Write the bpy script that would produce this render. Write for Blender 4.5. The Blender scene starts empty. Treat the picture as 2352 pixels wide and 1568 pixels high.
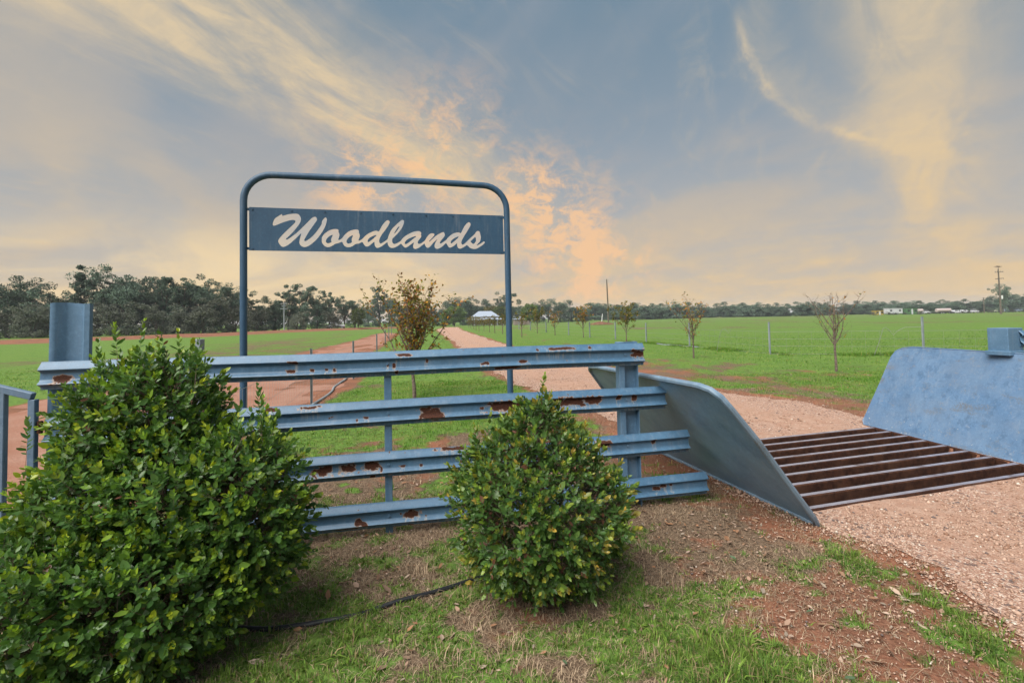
import bpy, math, random
import numpy as np
from mathutils import Vector, Matrix

random.seed(7)
RNG = np.random.default_rng(11)
sc = bpy.context.scene
COL = sc.collection
PI = math.pi

# ------------------------------------------------------------------ camera
cam_d = bpy.data.cameras.new('camera')
cam_d.sensor_width = 36.0
cam_d.lens = 36.0 * 1111.0 / 2352.0
cam_d.shift_y = -0.04
cam_d.clip_start = 0.05
cam_d.clip_end = 9000
cam = bpy.data.objects.new('camera', cam_d)
COL.objects.link(cam)
CAM = Vector((0, 0, 1.6))
cam.location = CAM
cam.rotation_euler = (Matrix.Rotation(math.radians(92.2), 3, 'X') @ Matrix.Rotation(math.radians(-1.2), 3, 'Z')).to_euler()
sc.camera = cam

# ------------------------------------------------------------------ exposure
EXPOSURE = 2.2
sc.view_settings.view_transform = 'Standard'
sc.view_settings.look = 'None'
sc.view_settings.exposure = EXPOSURE
sc.view_settings.gamma = 1.0
sc.view_settings.use_curve_mapping = False
sc.render.film_transparent = False
sc.cycles.max_bounces = 5
sc.cycles.diffuse_bounces = 3
sc.cycles.glossy_bounces = 2
sc.cycles.transmission_bounces = 3
sc.cycles.adaptive_threshold = 0.02
sc.cycles.transparent_max_bounces = 4


# ------------------------------------------------------------------ node helper
class NT:
    def __init__(s, nt):
        s.nt = nt

    def node(s, t, **kw):
        n = s.nt.nodes.new(t)
        for k, v in kw.items():
            setattr(n, k, v)
        return n

    def put(s, sock, v):
        if isinstance(v, bpy.types.NodeSocket):
            s.nt.links.new(v, sock)
        elif v is not None:
            if isinstance(v, (tuple, list)) and len(v) == 3 and len(sock.default_value) == 4:
                v = (*v, 1.0)
            sock.default_value = v

    def m(s, op, a, b=None, c=None, clamp=False):
        n = s.node('ShaderNodeMath', operation=op, use_clamp=clamp)
        for i, v in enumerate((a, b, c)):
            if v is not None:
                s.put(n.inputs[i], v)
        return n.outputs[0]

    def add(s, *a):
        r = a[0]
        for v in a[1:]:
            r = s.m('ADD', r, v)
        return r

    def mul(s, *a):
        r = a[0]
        for v in a[1:]:
            r = s.m('MULTIPLY', r, v)
        return r

    def gauss(s, x, w):
        q = s.m('DIVIDE', x, w)
        return s.m('EXPONENT', s.mul(s.mul(q, q), -1.0))

    def step(s, x, lo, hi, a=0.0, b=1.0):
        n = s.node('ShaderNodeMapRange', interpolation_type='SMOOTHSTEP')
        s.put(n.inputs['Value'], x)
        s.put(n.inputs['From Min'], lo)
        s.put(n.inputs['From Max'], hi)
        s.put(n.inputs['To Min'], a)
        s.put(n.inputs['To Max'], b)
        return n.outputs[0]

    def mix(s, f, a, b, mode='MIX'):
        n = s.node('ShaderNodeMix', data_type='RGBA', blend_type=mode)
        s.put(n.inputs[0], f)
        s.put(n.inputs[6], a)
        s.put(n.inputs[7], b)
        return n.outputs[2]

    def noise(s, vec, scale, detail=4.0, rough=0.55, dist=0.0, dim='3D'):
        n = s.node('ShaderNodeTexNoise', noise_dimensions=dim)
        if vec is not None:
            s.put(n.inputs['Vector'], vec)
        n.inputs['Scale'].default_value = scale
        n.inputs['Detail'].default_value = detail
        n.inputs['Roughness'].default_value = rough
        n.inputs['Distortion'].default_value = dist
        return n.outputs['Fac']

    def vmap(s, vec, scale=(1, 1, 1), rot=(0, 0, 0), loc=(0, 0, 0)):
        n = s.node('ShaderNodeMapping')
        s.put(n.inputs['Vector'], vec)
        n.inputs['Scale'].default_value = scale
        n.inputs['Rotation'].default_value = rot
        n.inputs['Location'].default_value = loc
        return n.outputs[0]

    def attr(s, name):
        n = s.node('ShaderNodeAttribute', attribute_name=name)
        return n

    def comb(s, x, y, z):
        n = s.node('ShaderNodeCombineXYZ')
        for i, v in enumerate((x, y, z)):
            s.put(n.inputs[i], v)
        return n.outputs[0]

    def bump(s, h, strength=0.3, dist=0.01):
        n = s.node('ShaderNodeBump')
        n.inputs['Strength'].default_value = strength
        n.inputs['Distance'].default_value = dist
        s.put(n.inputs['Height'], h)
        return n.outputs[0]


def material(name, rough=0.7, metal=0.0, spec=0.3):
    m = bpy.data.materials.new(name)
    m.use_nodes = True
    t = NT(m.node_tree)
    b = m.node_tree.nodes['Principled BSDF']
    b.inputs['Roughness'].default_value = rough
    b.inputs['Metallic'].default_value = metal
    b.inputs['Specular IOR Level'].default_value = spec
    return m, t, b


# ------------------------------------------------------------------ sky
SUN_EL, SUN_AZ = math.radians(52), math.radians(222)     # azimuth measured clockwise from +Y
w = bpy.data.worlds.new('World')
sc.world = w
w.use_nodes = True
t = NT(w.node_tree)
bg = w.node_tree.nodes['Background']
tc = t.node('ShaderNodeTexCoord')
nrm = t.node('ShaderNodeVectorMath', operation='NORMALIZE')
t.put(nrm.inputs[0], tc.outputs['Generated'])
D = nrm.outputs[0]
sep = t.node('ShaderNodeSeparateXYZ')
t.put(sep.inputs[0], D)
dx, dy, dz = sep.outputs
zc = t.m('MAXIMUM', dz, 0.0)
k = t.m('DIVIDE', 1.0, t.add(zc, 0.15))
px, py = t.mul(dx, k), t.mul(dy, k)
P = t.comb(px, py, 0.0)
sky = t.node('ShaderNodeTexSky', sky_type='NISHITA')
sky.sun_disc = False
sky.sun_elevation = SUN_EL
sky.sun_rotation = SUN_AZ
sky.air_density = 1.2
sky.dust_density = 2.0
nish = t.mix(1.0, sky.outputs[0], (0.06, 0.06, 0.06), 'MULTIPLY')
# cirrus noise, drawn out along the drift of each cloud band in the cloud plane
def drawn(deg, across, along, off=0.0):
    c_, s_ = math.cos(math.radians(deg)), math.sin(math.radians(deg))
    return t.comb(t.add(t.mul(px, c_ * across), t.mul(py, -s_ * across)), t.add(t.mul(px, s_ * along), t.mul(py, c_ * along)), off)


ci = t.noise(drawn(26, 2.2, 0.9), 1.5, 7, 0.58, 0.6)
ci2 = t.noise(drawn(-35, 1.0, 0.5, 3.1), 1.3, 4, 0.5, 0.9)
fine = t.noise(drawn(30, 1.7, 1.0, 1.3), 4.0, 10, 0.66, 0.9)
wisp = t.noise(drawn(24, 2.4, 0.7, 2.2), 2.6, 10, 0.64, 1.0)
col2 = t.noise(drawn(42, 2.3, 0.55, 5.2), 2.2, 8, 0.58, 0.8)
low = t.noise(t.vmap(D, scale=(1.0, 1.0, 2.6), loc=(2.0, 0.4, 0.7)), 3.4, 8, 0.62, 0.8)
puff = t.noise(D, 9.0, 10, 0.70, 0.6)
puff2 = t.noise(t.vmap(D, scale=(1, 1, 1.5)), 19.0, 9, 0.70, 0.5)
blue = t.mix(t.step(zc, 0.05, 0.60), (0.43, 0.46, 0.50), (0.190, 0.285, 0.370))
blue = t.mix(0.12, blue, nish)
greyc = t.mix(t.step(zc, 0.1, 0.55), (0.50, 0.45, 0.40), (0.335, 0.360, 0.405))
gold = t.mix(t.step(zc, 0.02, 0.5), (0.77, 0.57, 0.33), (0.70, 0.57, 0.39))
orange = (0.94, 0.58, 0.32)
# soft grey veils
veil = t.step(ci2, 0.42, 0.66)
colr = t.mix(t.mul(veil, 0.60), blue, greyc)
# golden light low over the land
hfade = t.step(zc, 0.36, 0.0)
lowgold = t.mul(t.step(zc, 0.20, 0.06), t.step(zc, -0.01, 0.05), t.step(low, 0.42, 0.66), 0.5)
hor = t.mul(hfade, t.add(lowgold, t.mul(t.step(ci2, 0.28, 0.70), 0.42), t.mul(t.step(fine, 0.30, 0.75), 0.20), 0.26))
hor = t.add(hor, t.step(zc, 0.15, 0.01, 0.0, 0.26))
# long bands of cloud
s1 = t.add(px, t.mul(py, -0.5), 1.34, t.mul(t.add(fine, -0.5), 0.25), t.mul(t.add(ci, -0.5), 0.30))
b1 = t.mul(t.gauss(s1, 0.25), t.step(t.add(t.mul(ci, 0.5), t.mul(wisp, 0.5)), 0.34, 0.60, 0.25, 1.1), t.step(zc, 0.10, 0.32, 0.12, 1.0))
s2 = t.add(px, t.mul(py, -0.89), t.mul(t.add(col2, -0.5), 0.25))
b2 = t.mul(t.gauss(s2, 0.22), t.step(zc, 0.02, 0.22), t.step(col2, 0.28, 0.62, 0.25, 1.0), 0.85)
fa = t.add(1.95, t.mul(t.m('EXPONENT', t.mul(t.add(px, -0.593), -2.2)), -0.73))
ar = t.add(py, t.mul(fa, -1.0), t.mul(t.add(fine, -0.5), 0.16))
arc = t.mul(t.add(t.mul(t.gauss(ar, 0.026), 0.42), t.mul(t.gauss(t.add(ar, 0.055), 0.10), 0.32)),
            t.step(px, 0.555, 0.64), t.step(px, 2.1, 1.2), t.step(wisp, 0.3, 0.65, 0.45, 1.1))
s3 = t.add(px, t.mul(py, 0.55), 0.62)
b3 = t.mul(t.gauss(s3, 0.30), t.step(dx, -0.2, -0.5), t.step(ci2, 0.35, 0.65, 0.10, 0.34))
thin = t.mul(t.step(wisp, 0.50, 0.78), t.step(ci, 0.35, 0.6), 0.30)
gf = t.m('MINIMUM', t.add(hor, t.mul(b1, 1.05), b2, arc, b3, thin), 1.0)
hi = t.mul(t.step(zc, 0.22, 0.10), t.step(zc, 0.0, 0.06), t.step(low, 0.30, 0.66), t.step(dx, 0.0, -0.30), 0.60)
gf = t.mul(gf, t.add(0.82, t.mul(t.step(puff2, 0.35, 0.65), 0.2)))
colr = t.mix(gf, colr, gold)
colr = t.mix(hi, colr, (0.98, 0.76, 0.44))


def blob(v, s):
    n = t.node('ShaderNodeVectorMath', operation='DOT_PRODUCT')
    t.put(n.inputs[0], D)
    n.inputs[1].default_value = Vector(v).normalized()
    return t.m('EXPONENT', t.mul(t.add(1.0, t.mul(n.outputs['Value'], -1.0)), -1.0 / (s * s)))


bl = t.add(t.mul(blob((-0.20, 0.93, 0.27), 0.085), 0.85), t.mul(blob((-0.30, 0.91, 0.27), 0.05), 0.8), t.mul(blob((0.10, 0.98, 0.18), 0.075), 1.2),
           t.mul(blob((0.16, 0.985, 0.085), 0.060), 1.0), t.mul(blob((0.03, 0.96, 0.25), 0.05), 0.9), t.mul(blob((-0.10, 0.92, 0.37), 0.06), 0.55),
           t.mul(blob((0.24, 0.96, 0.11), 0.03), 0.8))
of = t.mul(bl, t.step(t.add(t.mul(puff, 0.45), t.mul(puff2, 0.55)), 0.44, 0.62))
colr = t.mix(t.m('MINIMUM', of, 0.85), colr, orange)
t.put(bg.inputs['Color'], colr)
bg.inputs['Strength'].default_value = 1.0 / (2.0 ** EXPOSURE)

# ------------------------------------------------------------------ sun (soft, behind thin cloud)
sd = bpy.data.lights.new('sun', 'SUN')
sd.energy = 1.5
sd.angle = math.radians(55)
sd.color = (1.0, 0.94, 0.86)
sun = bpy.data.objects.new('sun', sd)
COL.objects.link(sun)
to_sun = Vector((math.sin(SUN_AZ) * math.cos(SUN_EL), math.cos(SUN_AZ) * math.cos(SUN_EL), math.sin(SUN_EL)))
sun.rotation_euler = to_sun.to_track_quat('Z', 'Y').to_euler()


# ------------------------------------------------------------------ mesh helpers
def tag(o, label=None, cat=None, group=None, kind=None):
    if label: o['label'] = label
    if cat: o['category'] = cat
    if group: o['group'] = group
    if kind: o['kind'] = kind
    return o


def link(o, parent=None):
    COL.objects.link(o)
    if parent is not None:
        o.parent = parent
    return o


def empty(name, loc=(0, 0, 0), rz=0.0):
    o = bpy.data.objects.new(name, None)
    o.empty_display_size = 0.2
    o.location = loc
    o.rotation_euler = (0, 0, rz)
    return link(o)


def mesh_np(name, verts, faces, mats=(), smooth=False, attrs=None, cols=None, midx=None):
    """verts (n,3); faces a (m,k) array or a list of arrays of different k; attrs: name -> float per vertex; cols: name -> rgb per vertex"""
    me = bpy.data.meshes.new(name)
    verts = np.asarray(verts, np.float32)
    fl = faces if isinstance(faces, list) else [faces]
    fl = [np.asarray(f, np.int32) for f in fl if len(f)]
    loops = np.concatenate([f.ravel() for f in fl])
    tot = np.concatenate([np.full(len(f), f.shape[1], np.int32) for f in fl])
    start = np.concatenate([[0], np.cumsum(tot)[:-1]]).astype(np.int32)
    me.vertices.add(len(verts))
    me.vertices.foreach_set('co', verts.ravel())
    me.loops.add(len(loops))
    me.loops.foreach_set('vertex_index', loops)
    me.polygons.add(len(tot))
    me.polygons.foreach_set('loop_start', start)
    me.polygons.foreach_set('loop_total', tot)
    me.update(calc_edges=True)
    if smooth:
        me.polygons.foreach_set('use_smooth', np.ones(len(tot), bool))
    if midx is not None:
        me.polygons.foreach_set('material_index', np.asarray(midx, np.int32))
    for m in mats:
        me.materials.append(m)
    for k_, v in (attrs or {}).items():
        a = me.attributes.new(k_, 'FLOAT', 'POINT')
        a.data.foreach_set('value', np.asarray(v, np.float32))
    for k_, v in (cols or {}).items():
        a = me.attributes.new(k_, 'FLOAT_COLOR', 'POINT')
        c4 = np.ones((len(verts), 4), np.float32)
        c4[:, :3] = v
        a.data.foreach_set('color', c4.ravel())
    return me


class MB:
    """collects boxes, tubes, prisms into one mesh"""
    def __init__(s):
        s.v = []
        s.f = []
        s.n = 0
        s.mi = []

    def raw(s, v, f, mi=0):
        v = np.asarray(v, float)
        s.v.append(v)
        for q in f:
            s.f.append(tuple(int(i) + s.n for i in q))
            s.mi.append(mi)
        s.n += len(v)
        return s

    def box(s, c, d, R=None, bev=0.0, mi=0):
        c = np.array(c, float)
        h = np.array(d, float) / 2
        if bev <= 0:
            P = np.array([(x, y, z) for z in (-1, 1) for y in (-1, 1) for x in (-1, 1)], float) * h
            F = [(0, 2, 3, 1), (4, 5, 7, 6), (0, 1, 5, 4), (2, 6, 7, 3), (0, 4, 6, 2), (1, 3, 7, 5)]
        else:
            b = bev
            P = []
            F = []
            idx = {}
            for sx in (-1, 1):
                for sy in (-1, 1):
                    for sz in (-1, 1):
                        for ax in range(3):
                            p = np.array([sx, sy, sz], float) * (h - b)
                            p[ax] = (sx, sy, sz)[ax] * h[ax]
                            idx[(sx, sy, sz, ax)] = len(P)
                            P.append(p)
            for ax in range(3):
                a1, a2 = (ax + 1) % 3, (ax + 2) % 3
                for sg in (-1, 1):
                    q = []
                    for u, vv in ((-1, -1), (1, -1), (1, 1), (-1, 1)):
                        k3 = [0, 0, 0]
                        k3[ax] = sg; k3[a1] = u; k3[a2] = vv
                        q.append(idx[(*k3, ax)])
                    F.append(tuple(q) if sg > 0 else tuple(reversed(q)))
            for ax in range(3):
                a1, a2 = (ax + 1) % 3, (ax + 2) % 3
                for u in (-1, 1):
                    for vv in (-1, 1):
                        ka = [0, 0, 0]; kb = [0, 0, 0]
                        ka[a1] = kb[a1] = u; ka[a2] = kb[a2] = vv
                        ka[ax] = -1; kb[ax] = 1
                        q = (idx[(*ka, a1)], idx[(*kb, a1)], idx[(*kb, a2)], idx[(*ka, a2)])
                        F.append(q if u * vv < 0 else tuple(reversed(q)))
            for sx in (-1, 1):
                for sy in (-1, 1):
                    for sz in (-1, 1):
                        q = tuple(idx[(sx, sy, sz, a)] for a in range(3))
                        F.append(q if sx * sy * sz > 0 else tuple(reversed(q)))
            P = np.array(P)
        if R is not None:
            P = P @ np.array(R, float).T
        return s.raw(P + c, F, mi)

    def tube(s, path, r, sides=10, closed=False, cap=True, mi=0):
        P = np.array(path, float)
        n = len(P)
        r = np.full(n, r, float) if np.isscalar(r) else np.array(r, float)
        T = np.zeros_like(P)
        if closed:
            T = np.roll(P, -1, 0) - np.roll(P, 1, 0)
        else:
            T[1:-1] = P[2:] - P[:-2]
            T[0] = P[1] - P[0]
            T[-1] = P[-1] - P[-2]
        T /= np.linalg.norm(T, axis=1)[:, None] + 1e-9
        ref = np.array([0, 0, 1.0]) if abs(T[0][2]) < 0.9 else np.array([1.0, 0, 0])
        N = np.cross(T[0], ref)
        N /= np.linalg.norm(N)
        V = []
        for i in range(n):
            N = N - T[i] * (N @ T[i])
            N /= np.linalg.norm(N) + 1e-9
            B = np.cross(T[i], N)
            for j in range(sides):
                a = 2 * PI * j / sides
                V.append(P[i] + r[i] * (math.cos(a) * N + math.sin(a) * B))
        F = []
        m_ = n if closed else n - 1
        for i in range(m_):
            a0, b0 = i * sides, ((i + 1) % n) * sides
            for j in range(sides):
                j2 = (j + 1) % sides
                F.append((a0 + j, a0 + j2, b0 + j2, b0 + j))
        if cap and not closed:
            F.append(tuple(reversed(range(sides))))
            F.append(tuple(range((n - 1) * sides, n * sides)))
        return s.raw(V, F, mi)

    def build(s, name, mats, parent=None, smooth=False, loc=None):
        me = bpy.data.meshes.new(name)
        V = np.concatenate(s.v)
        me.from_pydata(V.tolist(), [], s.f)
        if not isinstance(mats, (list, tuple)):
            mats = [mats]
        for m in mats:
            me.materials.append(m)
        if len(mats) > 1:
            me.polygons.foreach_set('material_index', np.array(s.mi, np.int32))
        if smooth:
            me.polygons.foreach_set('use_smooth', np.ones(len(s.f), bool))
            try:
                me.set_sharp_from_angle(angle=math.radians(40))
            except Exception:
                pass
        me.update()
        o = bpy.data.objects.new(name, me)
        if loc is not None:
            o.location = loc
        return link(o, parent)


def copy_tree(o, parent=None):
    c = o.copy()
    COL.objects.link(c)
    c.parent = parent
    for ch in list(o.children):
        copy_tree(ch, c)
    return c


# ------------------------------------------------------------------ value noise (numpy)
def hash2(ix, iy, seed):
    h = (ix.astype(np.int64) * 374761393 + iy.astype(np.int64) * 668265263 + seed * 1442695041) & 0x7fffffff
    h = ((h ^ (h >> 13)) * 1274126177) & 0x7fffffff
    h = h ^ (h >> 16)
    return (h & 0xffff) / 65535.0


def vnoise(x, y, seed=0):
    ix, iy = np.floor(x), np.floor(y)
    fx, fy = x - ix, y - iy
    fx = fx * fx * (3 - 2 * fx)
    fy = fy * fy * (3 - 2 * fy)
    a, b = hash2(ix, iy, seed), hash2(ix + 1, iy, seed)
    c, d = hash2(ix, iy + 1, seed), hash2(ix + 1, iy + 1, seed)
    return (a * (1 - fx) + b * fx) * (1 - fy) + (c * (1 - fx) + d * fx) * fy


def fbm(x, y, seed=0, oct=4, gain=0.55):
    r, a, s_ = 0.0, 1.0, 0.0
    x = np.asarray(x, float)
    y = np.asarray(y, float)
    for i in range(oct):
        r = r + a * vnoise(x + 17.3 * i, y - 9.1 * i, seed + i)
        s_ += a
        a *= gain
        x, y = x * 2.03, y * 2.03
    return r / s_


def sstep(x, a, b):
    q = np.clip((x - a) / (b - a), 0, 1)
    return q * q * (3 - 2 * q)


def sdf(poly, x, y):
    """signed distance, positive inside"""
    p = np.array(poly, float)
    d = np.full(np.shape(x), 1e9)
    ins = np.zeros(np.shape(x), bool)
    for (x0, y0), (x1, y1) in zip(p, np.roll(p, -1, 0)):
        ex, ey = x1 - x0, y1 - y0
        t_ = np.clip(((x - x0) * ex + (y - y0) * ey) / (ex * ex + ey * ey), 0, 1)
        d = np.minimum(d, np.hypot(x - x0 - t_ * ex, y - y0 - t_ * ey))
        c = ((y0 > y) != (y1 > y))
        with np.errstate(divide='ignore', invalid='ignore'):
            xi = x0 + (y - y0) * ex / (ey if abs(ey) > 1e-9 else 1e-9)
        ins ^= c & (x < xi)
    return np.where(ins, d, -d)


def pdist(line, x, y):
    d = np.full(np.shape(x), 1e9)
    p = np.array(line, float)
    for (x0, y0), (x1, y1) in zip(p[:-1], p[1:]):
        ex, ey = x1 - x0, y1 - y0
        t_ = np.clip(((x - x0) * ex + (y - y0) * ey) / (ex * ex + ey * ey), 0, 1)
        d = np.minimum(d, np.hypot(x - x0 - t_ * ex, y - y0 - t_ * ey))
    return d
# ------------------------------------------------------------------ ground plan (metres, camera stands at 0,0)
ROAD = [(-17, 150), (-8.56, 81.1), (-2.65, 43.5), (0.04, 27.7), (1.81, 19.9), (2.6, 16.1), (3.61, 12.6), (4.46, 9.6), (5.19, 8.7), (5.3, 7.1),
        (5.25, 4.4), (6.2, 3.9), (9, 3.4), (12, -8), (2.0, -8), (2.3, 0.5), (2.44, 2.4), (2.49, 2.68), (2.57, 3.04), (2.43, 3.39), (2.3, 3.72),
        (1.99, 4.91), (1.7, 6.0), (1.54, 7.26), (1.16, 8.72), (0, 12.1), (-1.66, 19.7), (-4.46, 36), (-13.45, 85.8), (-21, 150)]
TRACK = [(-40, 6), (-10.18, 9.65), (-10.46, 10.6), (-10.1, 12.9), (-9.8, 16.1), (-11.0, 25.7), (-13.35, 41.5), (-18.9, 70.8), (-15.5, 66),
         (-14.0, 56.4), (-8.0, 27.2), (-4.5, 13.5), (-4.3, 12.0), (-4.15, 9.66), (-4.2, 7.1), (-3.6, 4.6), (-3.35, 3.4), (-3.5, 2), (-4, -8), (-40, -8)]
GRID = [(2.30, 3.93), (5.22, 4.75), (4.95, 6.72), (1.75, 5.83)]
FENCE_R = [(-9, 150), (1.0, 75), (5.2, 45), (7.9, 28.7), (9.0, 24.7), (9.9, 18.7), (14.3, 16.9), (28, 11.2), (60, -2)]
CENTRE = [(-19, 150), (-11, 83), (-3.5, 40), (-0.8, 23.5), (1.3, 14.2), (2.8, 9.5), (3.45, 6.6), (3.75, 4.4), (4.3, 2.6), (5.0, 0.5), (6, -8)]
BERM = [(-120, 40), (-75, 51), (-57, 57), (-47.5, 69), (-46.5, 91), (-39, 124), (-34, 150)]
YOUNG = [(8.73, 13.15), (6.76, 18.2), (7.1, 30.3), (5.67, 38.9), (3.95, 45.2), (2.69, 53.0)]
FENCE_A = np.array([-3.14, 3.27])
FENCE_D = np.array([0.979, 0.204])


def fence_side(x, y):          # > 0 beyond the blue rail fence
    return -(x - FENCE_A[0]) * FENCE_D[1] + (y - FENCE_A[1]) * FENCE_D[0]


def gsum(x, y, L):
    r = 0.0
    for cx, cy, s_, a in L:
        r = r + a * np.exp(-((x - cx) ** 2 + (y - cy) ** 2) / (s_ * s_))
    return r


FR_POLY = FENCE_R + [(900, -80), (900, 900), (-9, 900)]


def fields(x, y):
    """how green, how bare (red soil) the ground is at x, y"""
    x = np.asarray(x, float)
    y = np.asarray(y, float)
    dr = sdf(ROAD, x, y)
    dt = sdf(TRACK, x, y)
    dp = sdf(FR_POLY, x, y)
    fs = fence_side(x, y)
    r = np.hypot(x, y)
    n1 = fbm(x * 0.9, y * 0.9, 3)
    n2 = fbm(x * 3.1, y * 3.1, 21)
    n3 = fbm(x * 0.11, y * 0.11, 41)
    lush = np.full(x.shape, 0.565)
    lush = lush + np.where(fs < 0.0, gsum(x, y, [(0.92, 2.25, .38, .50), (0.57, 2.5, .3, .22), (-0.84, 2.62, .25, .25), (-1.0, 2.25, .35, .32),
                                                (2.13, 3.2, .16, .36), (2.32, 2.78, .16, .20), (2.25, 2.45, .2, .22), (2.45, 3.0, .12, -.15), (0.25, 2.15, .4, .22),
                                                (1.3, 3.6, .45, -.32), (1.7, 3.75, .35, -.5), (0.1, 2.78, .3, -.20), (1.7, 2.6, .35, -.18), (-.4, 3.6, .5, -.12), (1.0, 3.0, .4, -.08)]), 0)
    behind = sstep(fs, 0.2, 1.6)
    lush = lush + behind * (-0.06 + 0.22 * sstep(y, 5.0, 9.0)) + behind * gsum(x, y, [(-.19, 6.3, .8, -.22), (-1.9, 5.2, .7, -.15), (.6, 5.0, .5, -.2), (-3.0, 8.5, 1.0, -.25), (-2, 10, 1.2, .15), (-1, 9.3, 1.2, .2)])
    # right verge: thin near the road, denser by the paddock fence
    right = (x > 3.0) & (dr < 0) & (y > 6)
    lush = np.where(right, 0.47 + 0.26 * sstep(-dr, 0.6, 5.0) + 0.16 * sstep(dp, -5, -0.5), lush)
    lush = np.where(dp > 0, 0.87 - 0.24 * sstep(y, 26, 70), lush)
    leftf = sdf([(-2000, 9.6), (-10.18, 9.65), (-10.46, 10.6), (-10.1, 12.9), (-9.8, 16.1), (-11.0, 25.7), (-13.35, 41.5), (-18.9, 70.8), (-25, 160), (-2000, 900)], x, y)
    lf = 0.82 - 0.30 * np.exp(-((leftf - 6.0 - 6 * (n3 - .5)) / 7.0) ** 2) * sstep(y, 14, 24) + 0.12 * sstep(y, 40, 60)
    lush = np.where(leftf > 0, lf, lush)
    lush = lush + (n1 - 0.5) * np.where(dp > 0, .30, 0.62) + (n2 - 0.5) * np.where(dp > 0, .2, 0.42)
    lush = lush + np.where(dp > 0, (n3 - .5) * .5, 0)
    near = sstep(r, 9, 4)
    lush = lush + near * ((fbm(x * 7.0, y * 7.0, 141, 3) - .5) * 1.15 + (fbm(x * 2.2, y * 2.2, 151, 3) - .5) * .5)
    for (tx, ty) in YOUNG:
        lush = lush - 0.22 * np.exp(-((x - tx) ** 2 + (y - ty) ** 2) / 0.8)
    # red soil
    n4 = fbm(x * 1.7 + 40, y * 1.7, 77)
    bare = np.full(x.shape, 0.30)
    bare = bare + np.where(fs < 0, gsum(x, y, [(1.75, 2.6, .55, .42), (2.2, 2.95, .35, .30), (1.95, 2.2, .5, .42), (1.5, 4.2, .5, .25), (1.95, 3.7, .25, .30), (.1, 2.8, .4, -.05)]), 0)
    bare = bare + behind * 0.14 + np.where(right, 0.02, 0) + np.where(leftf > 0, -.12, 0) + np.where(dp > 0, -.2, 0)
    bare = bare + np.where(fs > -0.1, gsum(x, y, [(1.4, 4.7, .5, .3)]), 0)
    bare = bare + (n4 - 0.5) * 0.9
    bare = np.maximum(bare, sstep(dt, -0.8, 0.2) * 1.1)
    lush = lush - 0.6 * sstep(dt, -0.7, 0.15)
    lush = lush - 0.45 * sstep(dr, -0.45, 0.1)
    bare = bare + 0.35 * sstep(dr, -0.7, 0.0)
    db = pdist(BERM, x, y)
    bare = np.maximum(bare, sstep(db, 6.5, 4.0) * 1.2)
    lush = np.where(db < 5.5, lush - 0.9 * sstep(db, 5.5, 4.2), lush)
    return lush, bare


def gheight(x, y):
    z = 0.035 * (fbm(x * 0.8, y * 0.8, 5, 3) - 0.5) + 0.014 * (fbm(x * 4.5, y * 4.5, 8, 3) - 0.5)
    db = pdist(BERM, x, y)
    z = z + 0.55 * np.exp(-(db / 2.6) ** 2) * (0.85 + 0.4 * (fbm(x * .35, y * .35, 15, 3) - .5))
    z = z - 0.9 * np.exp(-(((x + 8) / 70) ** 2 + ((y - 205) / 75) ** 2))
    z = z + 0.10 * np.exp(-pdist(FENCE_R, x, y) ** 2 / 0.3) * (fbm(x * 1.3, y * 1.3, 31) ** 2)
    return z


# ------------------------------------------------------------------ ground materials
def tone(t, a, b, v):
    return t.mix(v, a, b)


mat_ground, t, b = material('ground_soil_and_turf', 0.92, 0, 0.15)
geo = t.node('ShaderNodeNewGeometry')
pos = geo.outputs['Position']
lu = t.attr('lush').outputs['Fac']
ba = t.attr('bare').outputs['Fac']
nf = t.noise(pos, 42, 5, 0.65)
nm = t.noise(pos, 9, 5, 0.6)
nx = t.noise(pos, 150, 3, 0.6)
nl = t.noise(pos, 1.3, 5, 0.55)
nfar = t.noise(t.vmap(pos, scale=(0.6, 1.0, 1)), 0.75, 7, 0.7)
ns = t.noise(t.vmap(pos, scale=(1, 0.35, 1)), 2.2, 6, 0.65)
soil = t.mix(t.step(nf, 0.3, 0.7), (0.115, 0.052, 0.032), (0.235, 0.118, 0.076))
soil = t.mix(t.step(nl, 0.35, 0.7), soil, (0.245, 0.105, 0.062))
soil = t.mix(t.mul(t.step(nx, 0.62, 0.72), 0.5), soil, (0.42, 0.31, 0.23))
lit = t.mix(t.step(nf, 0.25, 0.72), (0.040, 0.026, 0.018), (0.195, 0.135, 0.092))
lit = t.mix(t.step(nx, 0.52, 0.70), lit, (0.29, 0.22, 0.155))
gr = t.mix(t.step(nm, 0.3, 0.7), (0.060, 0.118, 0.026), (0.128, 0.235, 0.044))
gr = t.mix(t.mul(t.step(nl, 0.35, 0.75), 0.45), gr, (0.165, 0.225, 0.045))
gr = t.mix(t.mul(t.step(nx, 0.45, 0.75), 0.35), gr, (0.035, 0.07, 0.014))
bf = t.step(t.add(ba, t.mul(t.add(nm, -0.5), 0.5)), 0.42, 0.58)
gfm = t.step(t.add(lu, t.mul(t.add(nm, -0.5), 0.34), t.mul(t.add(nf, -0.5), 0.34), t.mul(t.add(ns, -0.5), 0.35), t.mul(t.add(nfar, -0.5), 0.45)), 0.44, 0.64)
c = t.mix(bf, lit, soil)
c = t.mix(gfm, c, gr)
t.put(b.inputs['Base Color'], c)
t.put(b.inputs['Normal'], t.bump(t.add(t.mul(nf, 0.6), t.mul(nx, 0.3), t.mul(gfm, 0.4)), 0.9, 0.02))

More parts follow.
